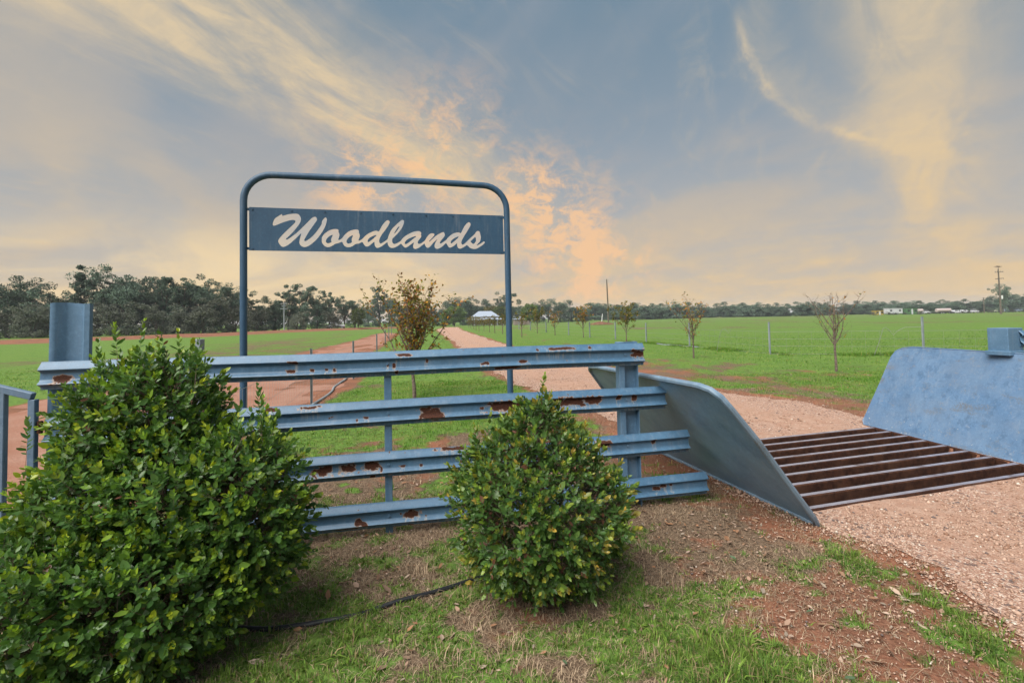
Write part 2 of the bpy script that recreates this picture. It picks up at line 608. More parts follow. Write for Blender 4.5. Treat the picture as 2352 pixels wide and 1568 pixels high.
mat_gravel, t, b = material('gravel', 0.93, 0, 0.15)
geo = t.node('ShaderNodeNewGeometry')
pos = geo.outputs['Position']
vor = t.node('ShaderNodeTexVoronoi')
t.put(vor.inputs['Vector'], pos)
vor.inputs['Scale'].default_value = 95
vor2 = t.node('ShaderNodeTexVoronoi')
t.put(vor2.inputs['Vector'], pos)
vor2.inputs['Scale'].default_value = 42
sepc = t.node('ShaderNodeSeparateColor')
t.put(sepc.inputs[0], vor.outputs['Color'])
sepd = t.node('ShaderNodeSeparateColor')
t.put(sepd.inputs[0], vor2.outputs['Color'])
big = t.noise(pos, 0.9, 5, 0.6)
mid = t.noise(pos, 7, 5, 0.6)
stone = t.mix(sepc.outputs[0], (0.235, 0.130, 0.092), (0.49, 0.325, 0.255))
stone = t.mix(t.step(sepc.outputs[1], 0.80, 0.95), stone, (0.58, 0.50, 0.43))
stone = t.mix(t.step(sepd.outputs[1], 0.86, 0.95), stone, (0.115, 0.085, 0.08))
dust = t.mix(t.step(mid, 0.3, 0.7), (0.35, 0.205, 0.145), (0.44, 0.295, 0.225))
rut = t.attr('rut').outputs['Fac']
gfac = t.step(t.add(big, t.mul(rut, -0.22), t.mul(t.add(mid, -0.5), 0.7), t.mul(t.attr('edge').outputs['Fac'], 0.25)), 0.36, 0.62)
c = t.mix(t.add(0.15, t.mul(gfac, 0.75)), dust, stone)
t.put(b.inputs['Base Color'], c)
hh = t.add(t.mul(vor.outputs['Distance'], -0.7), t.mul(vor2.outputs['Distance'], -0.35), t.mul(mid, 0.5))
t.put(b.inputs['Normal'], t.bump(hh, 0.8, 0.018))

mat_track, t, b = material('red_dirt', 0.95, 0, 0.12)
geo = t.node('ShaderNodeNewGeometry')
pos = geo.outputs['Position']
n1 = t.noise(pos, 1.1, 6, 0.6)
n2 = t.noise(pos, 24, 6, 0.65)
n3 = t.noise(pos, 110, 3, 0.6)
c = t.mix(t.step(n1, 0.3, 0.7), (0.270, 0.132, 0.092), (0.325, 0.190, 0.145))
c = t.mix(t.mul(t.step(n2, 0.45, 0.75), 0.7), c, (0.225, 0.095, 0.060))
c = t.mix(t.mul(t.step(n3, 0.60, 0.72), 0.6), c, (0.42, 0.28, 0.21))
t.put(b.inputs['Base Color'], c)
t.put(b.inputs['Normal'], t.bump(t.add(n2, t.mul(n3, 0.5)), 0.8, 0.02))

# ------------------------------------------------------------------ ground sheet
def axis(lo, hi, d, far_lo, far_hi, g=1.06):
    a = list(np.arange(lo, hi + 1e-6, d))
    up, s_ = [], d
    v = a[-1]
    while v < far_hi:
        s_ *= g
        v += s_
        up.append(v)
    dn, s_ = [], d
    v = a[0]
    while v > far_lo:
        s_ *= g
        v -= s_
        dn.append(v)
    return np.array(dn[::-1] + a + up)


gx = axis(-4.5, 7.0, 0.04, -2500, 2500)
gy = axis(1.7, 8.0, 0.04, -60, 4000)
XX, YY = np.meshgrid(gx, gy)
NX, NY = len(gx), len(gy)
LUSH, BARE = fields(XX, YY)
ZZ = gheight(XX, YY)
dg = sdf(GRID, XX, YY)
ZZ = np.where(dg > 0.035, -0.75, ZZ)
BARE = np.where(dg > 0.0, 1.2, BARE)
LUSH = np.where(dg > -0.06, -1.0, LUSH)
ii = np.arange(NX * NY).reshape(NY, NX)
quads = np.stack([ii[:-1, :-1].ravel(), ii[:-1, 1:].ravel(), ii[1:, 1:].ravel(), ii[1:, :-1].ravel()], 1)
me = mesh_np('ground', np.stack([XX.ravel(), YY.ravel(), ZZ.ravel()], 1), quads, [mat_ground], True,
             {'lush': LUSH.ravel(), 'bare': BARE.ravel()})
g_ob = link(bpy.data.objects.new('ground', me))
tag(g_ob, 'patchy turf, litter and red soil of the paddocks and verges', 'ground', kind='structure')


def sheet(name, field, lift, mat, attr, label, cat):
    """the part of the ground grid where field > 0, cut along the contour, laid a few mm higher"""
    f = field
    sgn = f > 0
    s4 = np.stack([sgn[:-1, :-1], sgn[:-1, 1:], sgn[1:, 1:], sgn[1:, :-1]], -1).reshape(-1, 4)
    full = quads[s4.all(1)]
    part = quads[s4.any(1) & ~s4.all(1)]
    fx = np.stack([XX.ravel(), YY.ravel(), ZZ.ravel() + lift], 1)
    ff = f.ravel()
    vmap = -np.ones(NX * NY, int)
    used = np.unique(full)
    vmap[used] = np.arange(len(used))
    V = [tuple(p) for p in fx[used]]
    A = list(attr.ravel()[used])
    F4 = vmap[full]
    poly = []
    cache = {}

    def vid(i):
        if vmap[i] < 0:
            vmap[i] = len(V)
            V.append(tuple(fx[i]))
            A.append(attr.ravel()[i])
        return vmap[i]

    def cut(i, j):
        k_ = (min(i, j), max(i, j))
        if k_ not in cache:
            q = ff[i] / (ff[i] - ff[j])
            cache[k_] = len(V)
            V.append(tuple(fx[i] * (1 - q) + fx[j] * q))
            A.append(0.0)
        return cache[k_]

    for q in part:
        out = []
        for a_, b_ in zip(q, np.roll(q, -1)):
            if ff[a_] > 0:
                out.append(vid(a_))
            if (ff[a_] > 0) != (ff[b_] > 0):
                out.append(cut(a_, b_))
        if len(out) >= 3:
            poly.append(out)
    fl = [F4]
    for n in (3, 4, 5, 6):
        g_ = [p for p in poly if len(p) == n]
        if g_:
            fl.append(np.array(g_))
    V = np.array(V)
    cd = pdist(CENTRE, V[:, 0], V[:, 1]) + 0.25 * (fbm(V[:, 0] * .6, V[:, 1] * .6, 171, 3) - .5)
    me = mesh_np(name, V, fl, [mat], True, {'edge': np.array(A), 'rut': np.exp(-((cd - 0.75) / 0.30) ** 2)})
    o = link(bpy.data.objects.new(name, me))
    tag(o, label, cat, kind='structure')
    return o


dist_r = np.hypot(XX, YY)
edge_n = (fbm(XX * 1.6, YY * 1.6, 51, 4) - 0.5) * 0.55 + (fbm(XX * 7, YY * 7, 61, 3) - 0.5) * 0.22
rf = np.minimum(sdf(ROAD, XX, YY) + edge_n * np.clip(dist_r / 12, 0.55, 1.6), -(dg + 0.0))
sheet('gravel_driveway', rf, 0.006, mat_gravel, sstep(sdf(ROAD, XX, YY), 0.9, 0.0), 'pinkish gravel driveway running over the cattle grid towards the house', 'driveway')
tf = sdf(TRACK, XX, YY) + edge_n * np.clip(dist_r / 5, 0.8, 6.0) - 1.3 * np.clip(fbm(XX * .9, YY * .9, 161, 4) - .60, 0, 1) * np.clip(dist_r, 4, 20)
sheet('dirt_track', tf, 0.006, mat_track, np.zeros_like(XX), 'red dirt track along the left side of the wire fence', 'track')

# ------------------------------------------------------------------ scattered ground cover
def leafmat(name, rough=0.55, trans=0.35, spec=0.25):
    """diffuse + thin translucency, colour from the vertex colour 'col'"""
    m, t, b = material(name, rough, 0, spec)
    a = t.attr('col').outputs['Color']
    t.put(b.inputs['Base Color'], a)
    tr = t.node('ShaderNodeBsdfTranslucent')
    t.put(tr.inputs['Color'], t.mix(1.0, a, (1.0, 1.0, 0.55), 'MULTIPLY'))
    mx = t.node('ShaderNodeMixShader')
    mx.inputs[0].default_value = trans
    out = [n for n in t.nt.nodes if n.type == 'OUTPUT_MATERIAL'][0]
    t.nt.links.new(b.outputs[0], mx.inputs[1])
    t.nt.links.new(tr.outputs[0], mx.inputs[2])
    t.nt.links.new(mx.outputs[0], out.inputs['Surface'])
    return m


mat_blade = leafmat('grass_blade', 0.6, 0.30, 0.2)
mat_straw, t, b = material('dry_straw', 0.85, 0, 0.1)
t.put(b.inputs['Base Color'], t.attr('col').outputs['Color'])
mat_stone, t, b = material('pebble', 0.9, 0, 0.2)
t.put(b.inputs['Base Color'], t.attr('col').outputs['Color'])


def in_view(x, y, m=0.08):
    return (y > 1.2) & (np.abs(x) < y * (1.06 + m) + 1.1)


def scatter(n, x0, x1, y0, y1):
    x = RNG.uniform(x0, x1, n)
    y = RNG.uniform(y0, y1, n)
    k_ = in_view(x, y)
    return x[k_], y[k_]


def off_hard(x, y):
    """False where driveway, track or grid lie"""
    e = (fbm(x * 1.6, y * 1.6, 51, 4) - 0.5) * 0.5
    r = np.clip(np.hypot(x, y) / 12, .55, 1.6)
    return (sdf(ROAD, x, y) + e * r < 0.02) & (sdf(TRACK, x, y) + e < 0.02) & (sdf(GRID, x, y) < -0.03)


def blades(x, y, h, wd, lean, col, droop=0.5, ang=None):
    n = len(x)
    z = gheight(x, y)
    a = RNG.uniform(0, 2 * PI, n) if ang is None else ang + RNG.normal(0, .5, n)
    ln = np.abs(RNG.normal(0, lean, n))
    d = np.stack([np.cos(a), np.sin(a)], 1)
    p = np.stack([-np.sin(a), np.cos(a)], 1) * (wd / 2)[:, None]
    base = np.stack([x, y], 1)
    m_ = base + d * (h * ln * 0.45)[:, None]
    tp = base + d * (h * ln * 1.25)[:, None]
    V = np.zeros((n, 5, 3))
    V[:, 0, :2] = base - p
    V[:, 1, :2] = base + p
    V[:, 2, :2] = m_ + p * 0.8
    V[:, 3, :2] = m_ - p * 0.8
    V[:, 4, :2] = tp
    V[:, 0, 2] = V[:, 1, 2] = z - 0.004
    V[:, 2, 2] = V[:, 3, 2] = z + h * 0.6
    V[:, 4, 2] = z + h * np.maximum(0.15, 1.0 - droop * np.clip(ln - 0.3, 0, 0.9))
    i0 = (np.arange(n) * 5)[:, None]
    f4 = i0 + np.array([[0, 1, 2, 3]])
    f3 = i0 + np.array([[3, 2, 4]])
    return V.reshape(-1, 3), f4, f3, np.repeat(col, 5, 0)


def gcols(n, kind='g'):
    a = RNG.uniform(0, 1, (n, 1))
    b_ = RNG.uniform(0.75, 1.25, (n, 1))
    if kind == 'g':
        c_ = (1 - a) * np.array([[0.060, 0.135, 0.020]]) + a * np.array([[0.155, 0.275, 0.040]])
        y_ = RNG.uniform(0, 1, n) < 0.10
        c_[y_] = (0.30, 0.27, 0.10)
    else:
        c_ = (1 - a) * np.array([[0.16, 0.112, 0.075]]) + a * np.array([[0.40, 0.31, 0.215]])
    return c_ * b_


def join(parts):
    V, f4, f3, c_ = [], [], [], []
    o = 0
    for v, a, b_, cc in parts:
        V.append(v)
        f4.append(a + o)
        f3.append(b_ + o)
        c_.append(cc)
        o += len(v)
    return np.concatenate(V), [np.concatenate(f4), np.concatenate(f3)], np.concatenate(c_)


parts = []
# near turf: tussocks of blades leaning outwards, with single blades between
def tussocks(n, x0, x1, y0, y1, keep, per, rad, hgt, wid, lean):
    x, y = scatter(n, x0, x1, y0, y1)
    L, B = fields(x, y)
    k_ = keep(x, y, L, B)
    x, y, L = x[k_], y[k_], L[k_]
    m_ = RNG.integers(per[0], per[1], len(x))
    s_ = RNG.uniform(0.6, 1.4, len(x))
    ix = np.repeat(np.arange(len(x)), m_)
    a = RNG.uniform(0, 2 * PI, len(ix))
    rr = np.sqrt(RNG.uniform(0, 1, len(ix))) * RNG.uniform(rad[0], rad[1], len(x))[ix]
    bx, by = x[ix] + rr * np.cos(a), y[ix] + rr * np.sin(a)
    tall = gsum(bx, by, [(0.95, 2.2, .30, 1.3), (2.13, 3.2, .16, .9), (2.32, 2.78, .18, .7), (2.3, 2.45, .2, .6), (-.82, 2.66, .12, .8), (-1.2, 2.2, .3, .5)])
    h = RNG.uniform(hgt[0], hgt[1], len(ix)) * s_[ix] * (0.8 + tall)
    tone_ = RNG.uniform(0, 1, (len(x), 1))
    hue = (1 - tone_) * np.array([[0.065, 0.140, 0.026]]) + tone_ * np.array([[0.200, 0.310, 0.055]])
    c_ = hue[ix] * RNG.uniform(.7, 1.3, (len(ix), 1))
    dry = RNG.uniform(0, 1, len(ix)) < 0.16
    c_[dry] = np.array([0.30, 0.235, 0.13]) * RNG.uniform(.7, 1.3, (dry.sum(), 1))
    ok = off_hard(bx, by)
    return blades(bx[ok], by[ok], h[ok], RNG.uniform(wid[0], wid[1], ok.sum()), lean, c_[ok], 0.5, a[ok])


parts.append(tussocks(31000, -3.6, 4.2, 1.5, 4.6, lambda x, y, L, B: off_hard(x, y) & (RNG.uniform(0, 1, len(x)) < np.clip((L - 0.36) * 1.7, 0.02, .95)), (6, 20), (.008, .035), (.012, .038), (.0022, .0048), .8))
# broader leaved weeds in the lusher spots
parts.append(tussocks(1500, -2.0, 3.0, 1.6, 3.9, lambda x, y, L, B: off_hard(x, y) & (fence_side(x, y) < -.1) & (L > .62), (5, 11), (.004, .012), (.02, .04), (.006, .011), .95))
# turf behind the rails
x, y = scatter(420000, -6, 12, 3.9, 13)
L, B = fields(x, y)
k_ = off_hard(x, y) & (fence_side(x, y) > 0.0) & (RNG.uniform(0, 1, len(x)) < np.clip((L - 0.42) * 1.8, 0.0, 1.0) * 0.75)
x, y, L = x[k_], y[k_], L[k_]
pt = sstep(fbm(x * 2.6, y * 2.6, 181, 4), .36, .66)[:, None]
parts.append(blades(x, y, RNG.uniform(0.015, 0.045, len(x)) * (.6 + .8 * pt[:, 0]), RNG.uniform(0.004, 0.009, len(x)), 0.8, gcols(len(x)) * (np.array([[1.25, 1.0, 1.1]]) * (1 - pt) + np.array([[.85, 1.05, .8]]) * pt)))
# verge and paddock further off
x, y = scatter(430000, -20, 48, 12, 46)
L, B = fields(x, y)
dpf = pdist(FENCE_R, x, y)
k_ = off_hard(x, y) & (RNG.uniform(0, 1, len(x)) < np.clip((L - 0.42) * 1.6, 0.0, 1.0) * 0.75 * sstep(y, 46, 16))
x, y, L, dpf = x[k_], y[k_], L[k_], dpf[k_]
h = RNG.uniform(0.012, 0.040, len(x)) * (1 + 1.5 * np.exp(-(dpf / .35) ** 2) + .5 * (L > .8))
parts.append(blades(x, y, h, RNG.uniform(0.008, 0.018, len(x)), 0.9, gcols(len(x)) * np.array([[1.0, 1.08, 0.9]])))
# rank grass under the paddock fence
fl = np.array(FENCE_R[2:9])
seg = RNG.integers(1, len(fl) - 1, 30000)
u = RNG.uniform(0, 1, 30000)[:, None]
q = fl[seg] * (1 - u) + fl[np.minimum(seg + 1, len(fl) - 1)] * u + RNG.normal(0, 0.28, (30000, 2))
k_ = in_view(q[:, 0], q[:, 1]) & (fbm(q[:, 0] * .8, q[:, 1] * .8, 91) > 0.50)
q = q[k_]
parts.append(blades(q[:, 0], q[:, 1], RNG.uniform(0.04, 0.14, len(q)), RNG.uniform(0.008, 0.015, len(q)), 0.6, gcols(len(q)) * np.array([[.95, 1.05, .85]])))
V, F, C = join(parts)
me = mesh_np('grass', V, F, [mat_blade], False, None, {'col': C})
o = link(bpy.data.objects.new('grass', me))
tag(o, 'short green grass blades growing over the verges', 'grass', kind='stuff')

# dead, standing and lying straw
parts = []
x, y = scatter(220000, -3.4, 3.8, 1.5, 4.6)
L, B = fields(x, y)
k_ = off_hard(x, y) & (RNG.uniform(0, 1, len(x)) < np.clip(1.0 - np.abs(L - .42) * 1.6, .1, 1) * np.clip(1.25 - B, .15, 1) * .62)
x, y = x[k_], y[k_]
n = len(x)
parts.append(blades(x, y, RNG.uniform(0.010, 0.034, n), RNG.uniform(0.0016, 0.0036, n), 1.9, gcols(n, 's'), 0.9))
x, y = scatter(26000, -6, 9, 4, 11)
L, B = fields(x, y)
k_ = off_hard(x, y) & (fence_side(x, y) > 0) & (L < .55)
x, y = x[k_], y[k_]
n = len(x)
parts.append(blades(x, y, RNG.uniform(0.02, 0.06, n), RNG.uniform(0.003, 0.006, n), 1.3, gcols(n, 's'), 0.8))
# bleached tussock stubs
for cx, cy, r_, m_ in [(-.02, 2.42, .09, 60), (.05, 2.25, .1, 70), (-.35, 2.3, .12, 60), (1.25, 2.6, .08, 40), (-.62, 3.15, .14, 160), (.62, 2.32, .07, 40), (1.35, 2.2, .1, 50), (.9, 2.95, .12, 70)]:
    x = RNG.normal(cx, r_ * .5, m_)
    y = RNG.normal(cy, r_ * .4, m_)
    parts.append(blades(x, y, RNG.uniform(0.03, 0.075, m_), RNG.uniform(0.0025, 0.0045, m_), 0.6, gcols(m_, 's') * 1.15, .3))
V, F, C = join(parts)
me = mesh_np('dry_straw', V, F, [mat_straw], False, None, {'col': C})
o = link(bpy.data.objects.new('dry_straw', me))
tag(o, 'dead straw and thatch lying between the green grass', 'straw', kind='stuff')


# pebbles
def stones(x, y, s_, base):
    n = len(x)
    ph = RNG.uniform(0, 2 * PI, n)
    R0 = np.array([(1, 0, 0), (0, 1, 0), (-1, 0, 0), (0, -1, 0), (0, 0, 1), (0, 0, -1)], float)
    V = np.repeat(R0[None], n, 0) * RNG.uniform(0.55, 1.2, (n, 6, 1))
    V[:, :4, 2] += RNG.uniform(-.25, .25, (n, 4))
    V *= np.stack([s_ * RNG.uniform(.8, 1.4, n), s_, s_ * RNG.uniform(.45, .8, n)], 1)[:, None, :]
    cs, sn = np.cos(ph)[:, None], np.sin(ph)[:, None]
    X = V[:, :, 0] * cs - V[:, :, 1] * sn
    Y = V[:, :, 0] * sn + V[:, :, 1] * cs
    V[:, :, 0], V[:, :, 1] = X + x[:, None], Y + y[:, None]
    V[:, :, 2] += (gheight(x, y) + 0.006 + s_ * 0.2)[:, None]
    F0 = np.array([(0, 1, 4), (1, 2, 4), (2, 3, 4), (3, 0, 4), (1, 0, 5), (2, 1, 5), (3, 2, 5), (0, 3, 5)])
    F = (np.arange(n) * 6)[:, None, None] + F0[None]
    a = RNG.uniform(0, 1, (n, 1))
    C = (1 - a) * np.array([[0.21, 0.115, 0.075]]) + a * np.array([[0.50, 0.36, 0.285]])
    wv = RNG.uniform(0, 1, n)
    C[wv > 0.965] = (0.55, 0.49, 0.43)
    C[wv < 0.05] = (0.13, 0.105, 0.10)
    return V.reshape(-1, 3), F.reshape(-1, 3), np.repeat(C, 6, 0)


sp = []
x, y = scatter(70000, 1.6, 6.5, 1.5, 5.0)
e = (fbm(x * 1.6, y * 1.6, 51, 4) - 0.5)
d = sdf(ROAD, x, y) + e * .4
cl = fbm(x * 2.2, y * 2.2, 71, 4) + 0.25 * np.exp(-(d / .35) ** 2)
k_ = (d > -0.15) & (sdf(GRID, x, y) < -0.02) & (RNG.uniform(0, 1, len(x)) < np.clip((cl - 0.38) * 2.6, 0.05, 1))
x, y = x[k_], y[k_]
sp.append(stones(x, y, RNG.gamma(2.0, 0.0022, len(x)) + 0.003, 0))
x, y = scatter(50000, -3, 9, 5.0, 15)
d = sdf(ROAD, x, y)
k_ = (d > -0.2) & (sdf(GRID, x, y) < -0.02) & (RNG.uniform(0, 1, len(x)) < np.clip((fbm(x * 1.5, y * 1.5, 71, 4) - 0.36) * 2.4, 0.05, 1))
x, y = x[k_], y[k_]
sp.append(stones(x, y, RNG.gamma(2.0, 0.003, len(x)) + 0.005, 0))
x, y = scatter(5000, 0.9, 3.0, 1.6, 3.9)
L, B = fields(x, y)
k_ = (B > .45) & (sdf(ROAD, x, y) < 0)
x, y = x[k_], y[k_]
sp.append(stones(x, y, RNG.gamma(2.0, 0.0016, len(x)) + 0.0025, 0))
o_ = 0
VV, FF, CC = [], [], []
for v, f, c_ in sp:
    VV.append(v); FF.append(f + o_); CC.append(c_)
    o_ += len(v)
me = mesh_np('loose_gravel', np.concatenate(VV), np.concatenate(FF), [mat_stone], False, None, {'col': np.concatenate(CC)})
o = link(bpy.data.objects.new('loose_gravel', me))
tag(o, 'loose pink and white stones lying on the driveway', 'gravel', kind='stuff')


# fallen leaves: many small ones as litter, the larger ones singly
LEAF_V = np.array([(0, 0, 0), (0.35, 0.22, 0.03), (0.35, 0, -0.01), (0.35, -0.22, 0.03), (0.72, 0.17, 0.05), (0.72, 0, 0.0), (0.72, -0.17, 0.05), (1.0, 0, 0.05)], float)
LEAF_F3 = np.array([(0, 2, 1), (0, 3, 2), (4, 5, 7), (5, 6, 7)])
LEAF_F4 = np.array([(1, 2, 5, 4), (2, 3, 6, 5)])


def leaf_batch(p, ax, nrm_, size, col, wscale=1.0):
    """p (n,3) base, ax (n,3) along the leaf, nrm_ (n,3) upper side"""
    n = len(p)
    ax = ax / (np.linalg.norm(ax, axis=1)[:, None] + 1e-9)
    sd_ = np.cross(nrm_, ax)
    sd_ /= np.linalg.norm(sd_, axis=1)[:, None] + 1e-9
    up = np.cross(ax, sd_)
    lv = LEAF_V
    ws = np.broadcast_to(np.asarray(wscale, float), (n,))
    V = p[:, None, :] + size[:, None, None] * (lv[None, :, 0:1] * ax[:, None, :] + lv[None, :, 1:2] * ws[:, None, None] * sd_[:, None, :] + lv[None, :, 2:3] * 1.6 * up[:, None, :])
    i0 = (np.arange(n) * 8)[:, None, None]
    return V.reshape(-1, 3), (i0 + LEAF_F4[None]).reshape(-1, 4), (i0 + LEAF_F3[None]).reshape(-1, 3), np.repeat(col, 8, 0)


x, y = scatter(15000, -2.8, 3.4, 1.7, 5.2)
L, B = fields(x, y)
dn = 0.16 + 0.7 * np.exp(-((x - 1.35) ** 2 + (y - 3.55) ** 2) / .5) + .35 * np.exp(-((x + .8) ** 2 + (y - 3.45) ** 2) / .5) + .3 * np.exp(-((x - 1.8) ** 2 + (y - 2.7) ** 2) / .5)
k_ = off_hard(x, y) & (RNG.uniform(0, 1, len(x)) < dn)
x, y = x[k_], y[k_]
x2, y2 = scatter(2600, -5, 9, 4.5, 13)
k_ = off_hard(x2, y2)
x, y = np.concatenate([x, x2[k_]]), np.concatenate([y, y2[k_]])
n = len(x)
a = RNG.uniform(0, 2 * PI, n)
ax_ = np.stack([np.cos(a), np.sin(a), RNG.normal(.05, .2, n)], 1)
nr_ = np.stack([RNG.normal(0, .35, n), RNG.normal(0, .35, n), np.ones(n)], 1)
pal = np.array([(0.27, 0.18, 0.13), (0.20, 0.125, 0.08), (0.36, 0.27, 0.215), (0.13, 0.08, 0.055), (0.26, 0.14, 0.08), (0.24, 0.20, 0.16), (0.16, 0.11, 0.08)])
cc = pal[RNG.integers(0, len(pal), n)] * RNG.uniform(.75, 1.2, (n, 1))
V, f4, f3, C = leaf_batch(np.stack([x, y, gheight(x, y) + 0.012], 1), ax_, nr_, 0.010 + RNG.gamma(1.6, 0.0085, n), cc, RNG.uniform(.6, 1.3, n))
me = mesh_np('leaf_litter', V, [f4, f3], [mat_straw], False, None, {'col': C})
o = link(bpy.data.objects.new('leaf_litter', me))
tag(o, 'small dry brown leaves littering the ground under the rails', 'leaf litter', kind='stuff')
# ------------------------------------------------------------------ painted steel
def paint(name, base, dark, rough=0.45, rust_attr=False, wear=0.0, scale=1.0):
    m, t, b = material(name, rough, 0, 0.4)
    tcn = t.node('ShaderNodeTexCoord')
    ob = tcn.outputs['Object']
    n1 = t.noise(ob, 3.0 * scale, 5, 0.6)
    n2 = t.noise(ob, 38 * scale, 5, 0.65)
    n3 = t.noise(ob, 120 * scale, 3, 0.6)
    c = t.mix(t.step(n1, 0.3, 0.72), base, dark)
    c = t.mix(t.mul(t.step(n2, 0.45, 0.75), 0.35), c, tuple(min(1, v * 1.55) for v in base))
    c = t.mix(t.mul(t.step(n3, 0.60, 0.72), 0.45), c, tuple(v * 0.45 for v in dark))
    chalk = t.noise(t.vmap(ob, scale=(1, 1, 0.10)), 16 * scale, 5, 0.65)
    c = t.mix(t.mul(t.step(chalk, 0.50, 0.74), 0.30), c, tuple(0.6 * v + 0.16 for v in base))
    c = t.mix(t.mul(t.step(t.noise(t.vmap(ob, scale=(1, 1, 0.2), loc=(3, 1, 2)), 9 * scale, 5, 0.65), 0.55, 0.75), 0.35), c, tuple(v * 0.6 for v in dark))
    rg = t.add(rough, t.mul(t.add(n2, -0.5), 0.25))
    if wear > 0:
        nw = t.noise(ob, 7.0, 6, 0.7)
        ww = t.mul(t.step(t.add(nw, t.mul(t.add(n2, -0.5), 0.7)), 0.56, 0.70), wear)
        big = t.noise(t.vmap(ob, scale=(1, 0.8, 1.6)), 1.6, 5, 0.6)
        c = t.mix(t.mul(t.step(big, 0.35, 0.7), 0.55), c, tuple(0.55 * v + 0.075 for v in base))
        c = t.mix(t.mul(t.step(t.noise(ob, 11, 6, 0.7), 0.50, 0.62), t.step(big, 0.62, 0.38), 0.45), c, tuple(v * 0.62 for v in dark))
        grind = t.noise(t.vmap(ob, scale=(1, 0.55, 1.5), loc=(0.7, 0.2, 0.1)), 3.4, 4, 0.55)
        speck = t.step(t.noise(ob, 95, 3, 0.7), 0.44, 0.56)
        c = t.mix(t.mul(t.step(grind, 0.56, 0.68), speck, 0.85 * wear), c, (0.125, 0.120, 0.110))
        c = t.mix(t.mul(ww, speck, 0.6), c, (0.20, 0.19, 0.17))
        zz_ = t.node('ShaderNodeSeparateXYZ')
        t.put(zz_.inputs[0], ob)
        splash = t.add(t.noise(ob, 26, 5, 0.7), t.step(zz_.outputs[2], 0.55, 0.0, 0.0, 0.10))
        c = t.mix(t.mul(t.step(splash, 0.735, 0.775), 0.75 * wear), c, (0.52, 0.50, 0.46))
    if rust_attr:
        r = t.attr('rust').outputs['Fac']
        st = t.attr('stain').outputs['Fac']
        r2 = t.add(r, t.mul(t.add(t.noise(ob, 60, 4, 0.65), -0.5), 0.42))
        halo = t.step(r2, 0.38, 0.46)
        core = t.step(r2, 0.47, 0.55)
        # streaks run down below each flake
        stv = t.noise(t.vmap(ob, scale=(1, 1, 0.06)), 55, 3, 0.6)
        c = t.mix(t.mul(st, t.step(stv, 0.42, 0.7), 0.55), c, (0.40, 0.36, 0.30))
        c = t.mix(t.mul(halo, 0.6), c, (0.36, 0.22, 0.12))
        rustc = t.mix(t.step(n3, 0.35, 0.7), (0.030, 0.011, 0.007), (0.080, 0.026, 0.013))
        c = t.mix(core, c, rustc)
        rg = t.mix(core, t.comb(rg, rg, rg), (0.95, 0.95, 0.95))
        h = t.add(t.mul(n2, 0.3), t.mul(core, -1.0))
        t.put(b.inputs['Normal'], t.bump(h, 0.35, 0.004))
    else:
        t.put(b.inputs['Normal'], t.bump(t.add(n2, t.mul(n1, 2.0)), 0.18, 0.004))
    t.put(b.inputs['Base Color'], c)
    t.put(b.inputs['Roughness'], rg)
    return m


BLUE = (0.074, 0.158, 0.262)
BLUE_D = (0.050, 0.118, 0.205)
mat_rail = paint('blue_rail_paint', BLUE, BLUE_D, 0.42, True)
mat_blue = paint('blue_post_paint', (0.094, 0.182, 0.290), (0.066, 0.142, 0.240), 0.45)
mat_gate = paint('blue_gate_paint', (0.13, 0.20, 0.29), (0.09, 0.155, 0.24), 0.45)
mat_sign = paint('sign_blue_paint', (0.027, 0.078, 0.145), (0.020, 0.062, 0.120), 0.55)
mat_wing_back = paint('wing_underside', (0.195, 0.330, 0.465), (0.115, 0.225, 0.360), 0.42)
mat_wing_top = paint('wing_top_paint', (0.108, 0.192, 0.318), (0.070, 0.148, 0.275), 0.40, False, 0.95)
mat_rim = paint('wing_rim_paint', (0.150, 0.235, 0.33), (0.10, 0.17, 0.25), 0.45, False, 0.8)
mat_galv = paint('galvanised_steel', (0.24, 0.28, 0.31), (0.17, 0.21, 0.24), 0.5)

mat_rust, t, b = material('rusted_steel', 0.9, 0, 0.15)
tcn = t.node('ShaderNodeTexCoord')
n1 = t.noise(tcn.outputs['Object'], 18, 6, 0.65)
n2 = t.noise(tcn.outputs['Object'], 3, 4, 0.6)
c = t.mix(t.step(n1, 0.3, 0.72), (0.022, 0.010, 0.008), (0.065, 0.028, 0.017))
c = t.mix(t.mul(t.step(n2, 0.45, 0.7), 0.5), c, (0.105, 0.052, 0.032))
t.put(b.inputs['Base Color'], c)
t.put(b.inputs['Normal'], t.bump(n1, 0.5, 0.004))
mat_worn, t, b = material('worn_steel', 0.38, 0.6, 0.5)
tcn = t.node('ShaderNodeTexCoord')
n1 = t.noise(t.vmap(tcn.outputs['Object'], scale=(0.3, 1, 1)), 40, 6, 0.65)
n2 = t.noise(tcn.outputs['Object'], 2.2, 5, 0.65)
c = t.mix(t.step(n1, 0.35, 0.75), (0.42, 0.42, 0.50), (0.27, 0.24, 0.28))
c = t.mix(t.mul(t.step(n2, 0.5, 0.68), 0.8), c, (0.085, 0.040, 0.026))
t.put(b.inputs['Base Color'], c)
t.put(b.inputs['Roughness'], t.add(0.3, t.mul(n2, 0.3)))

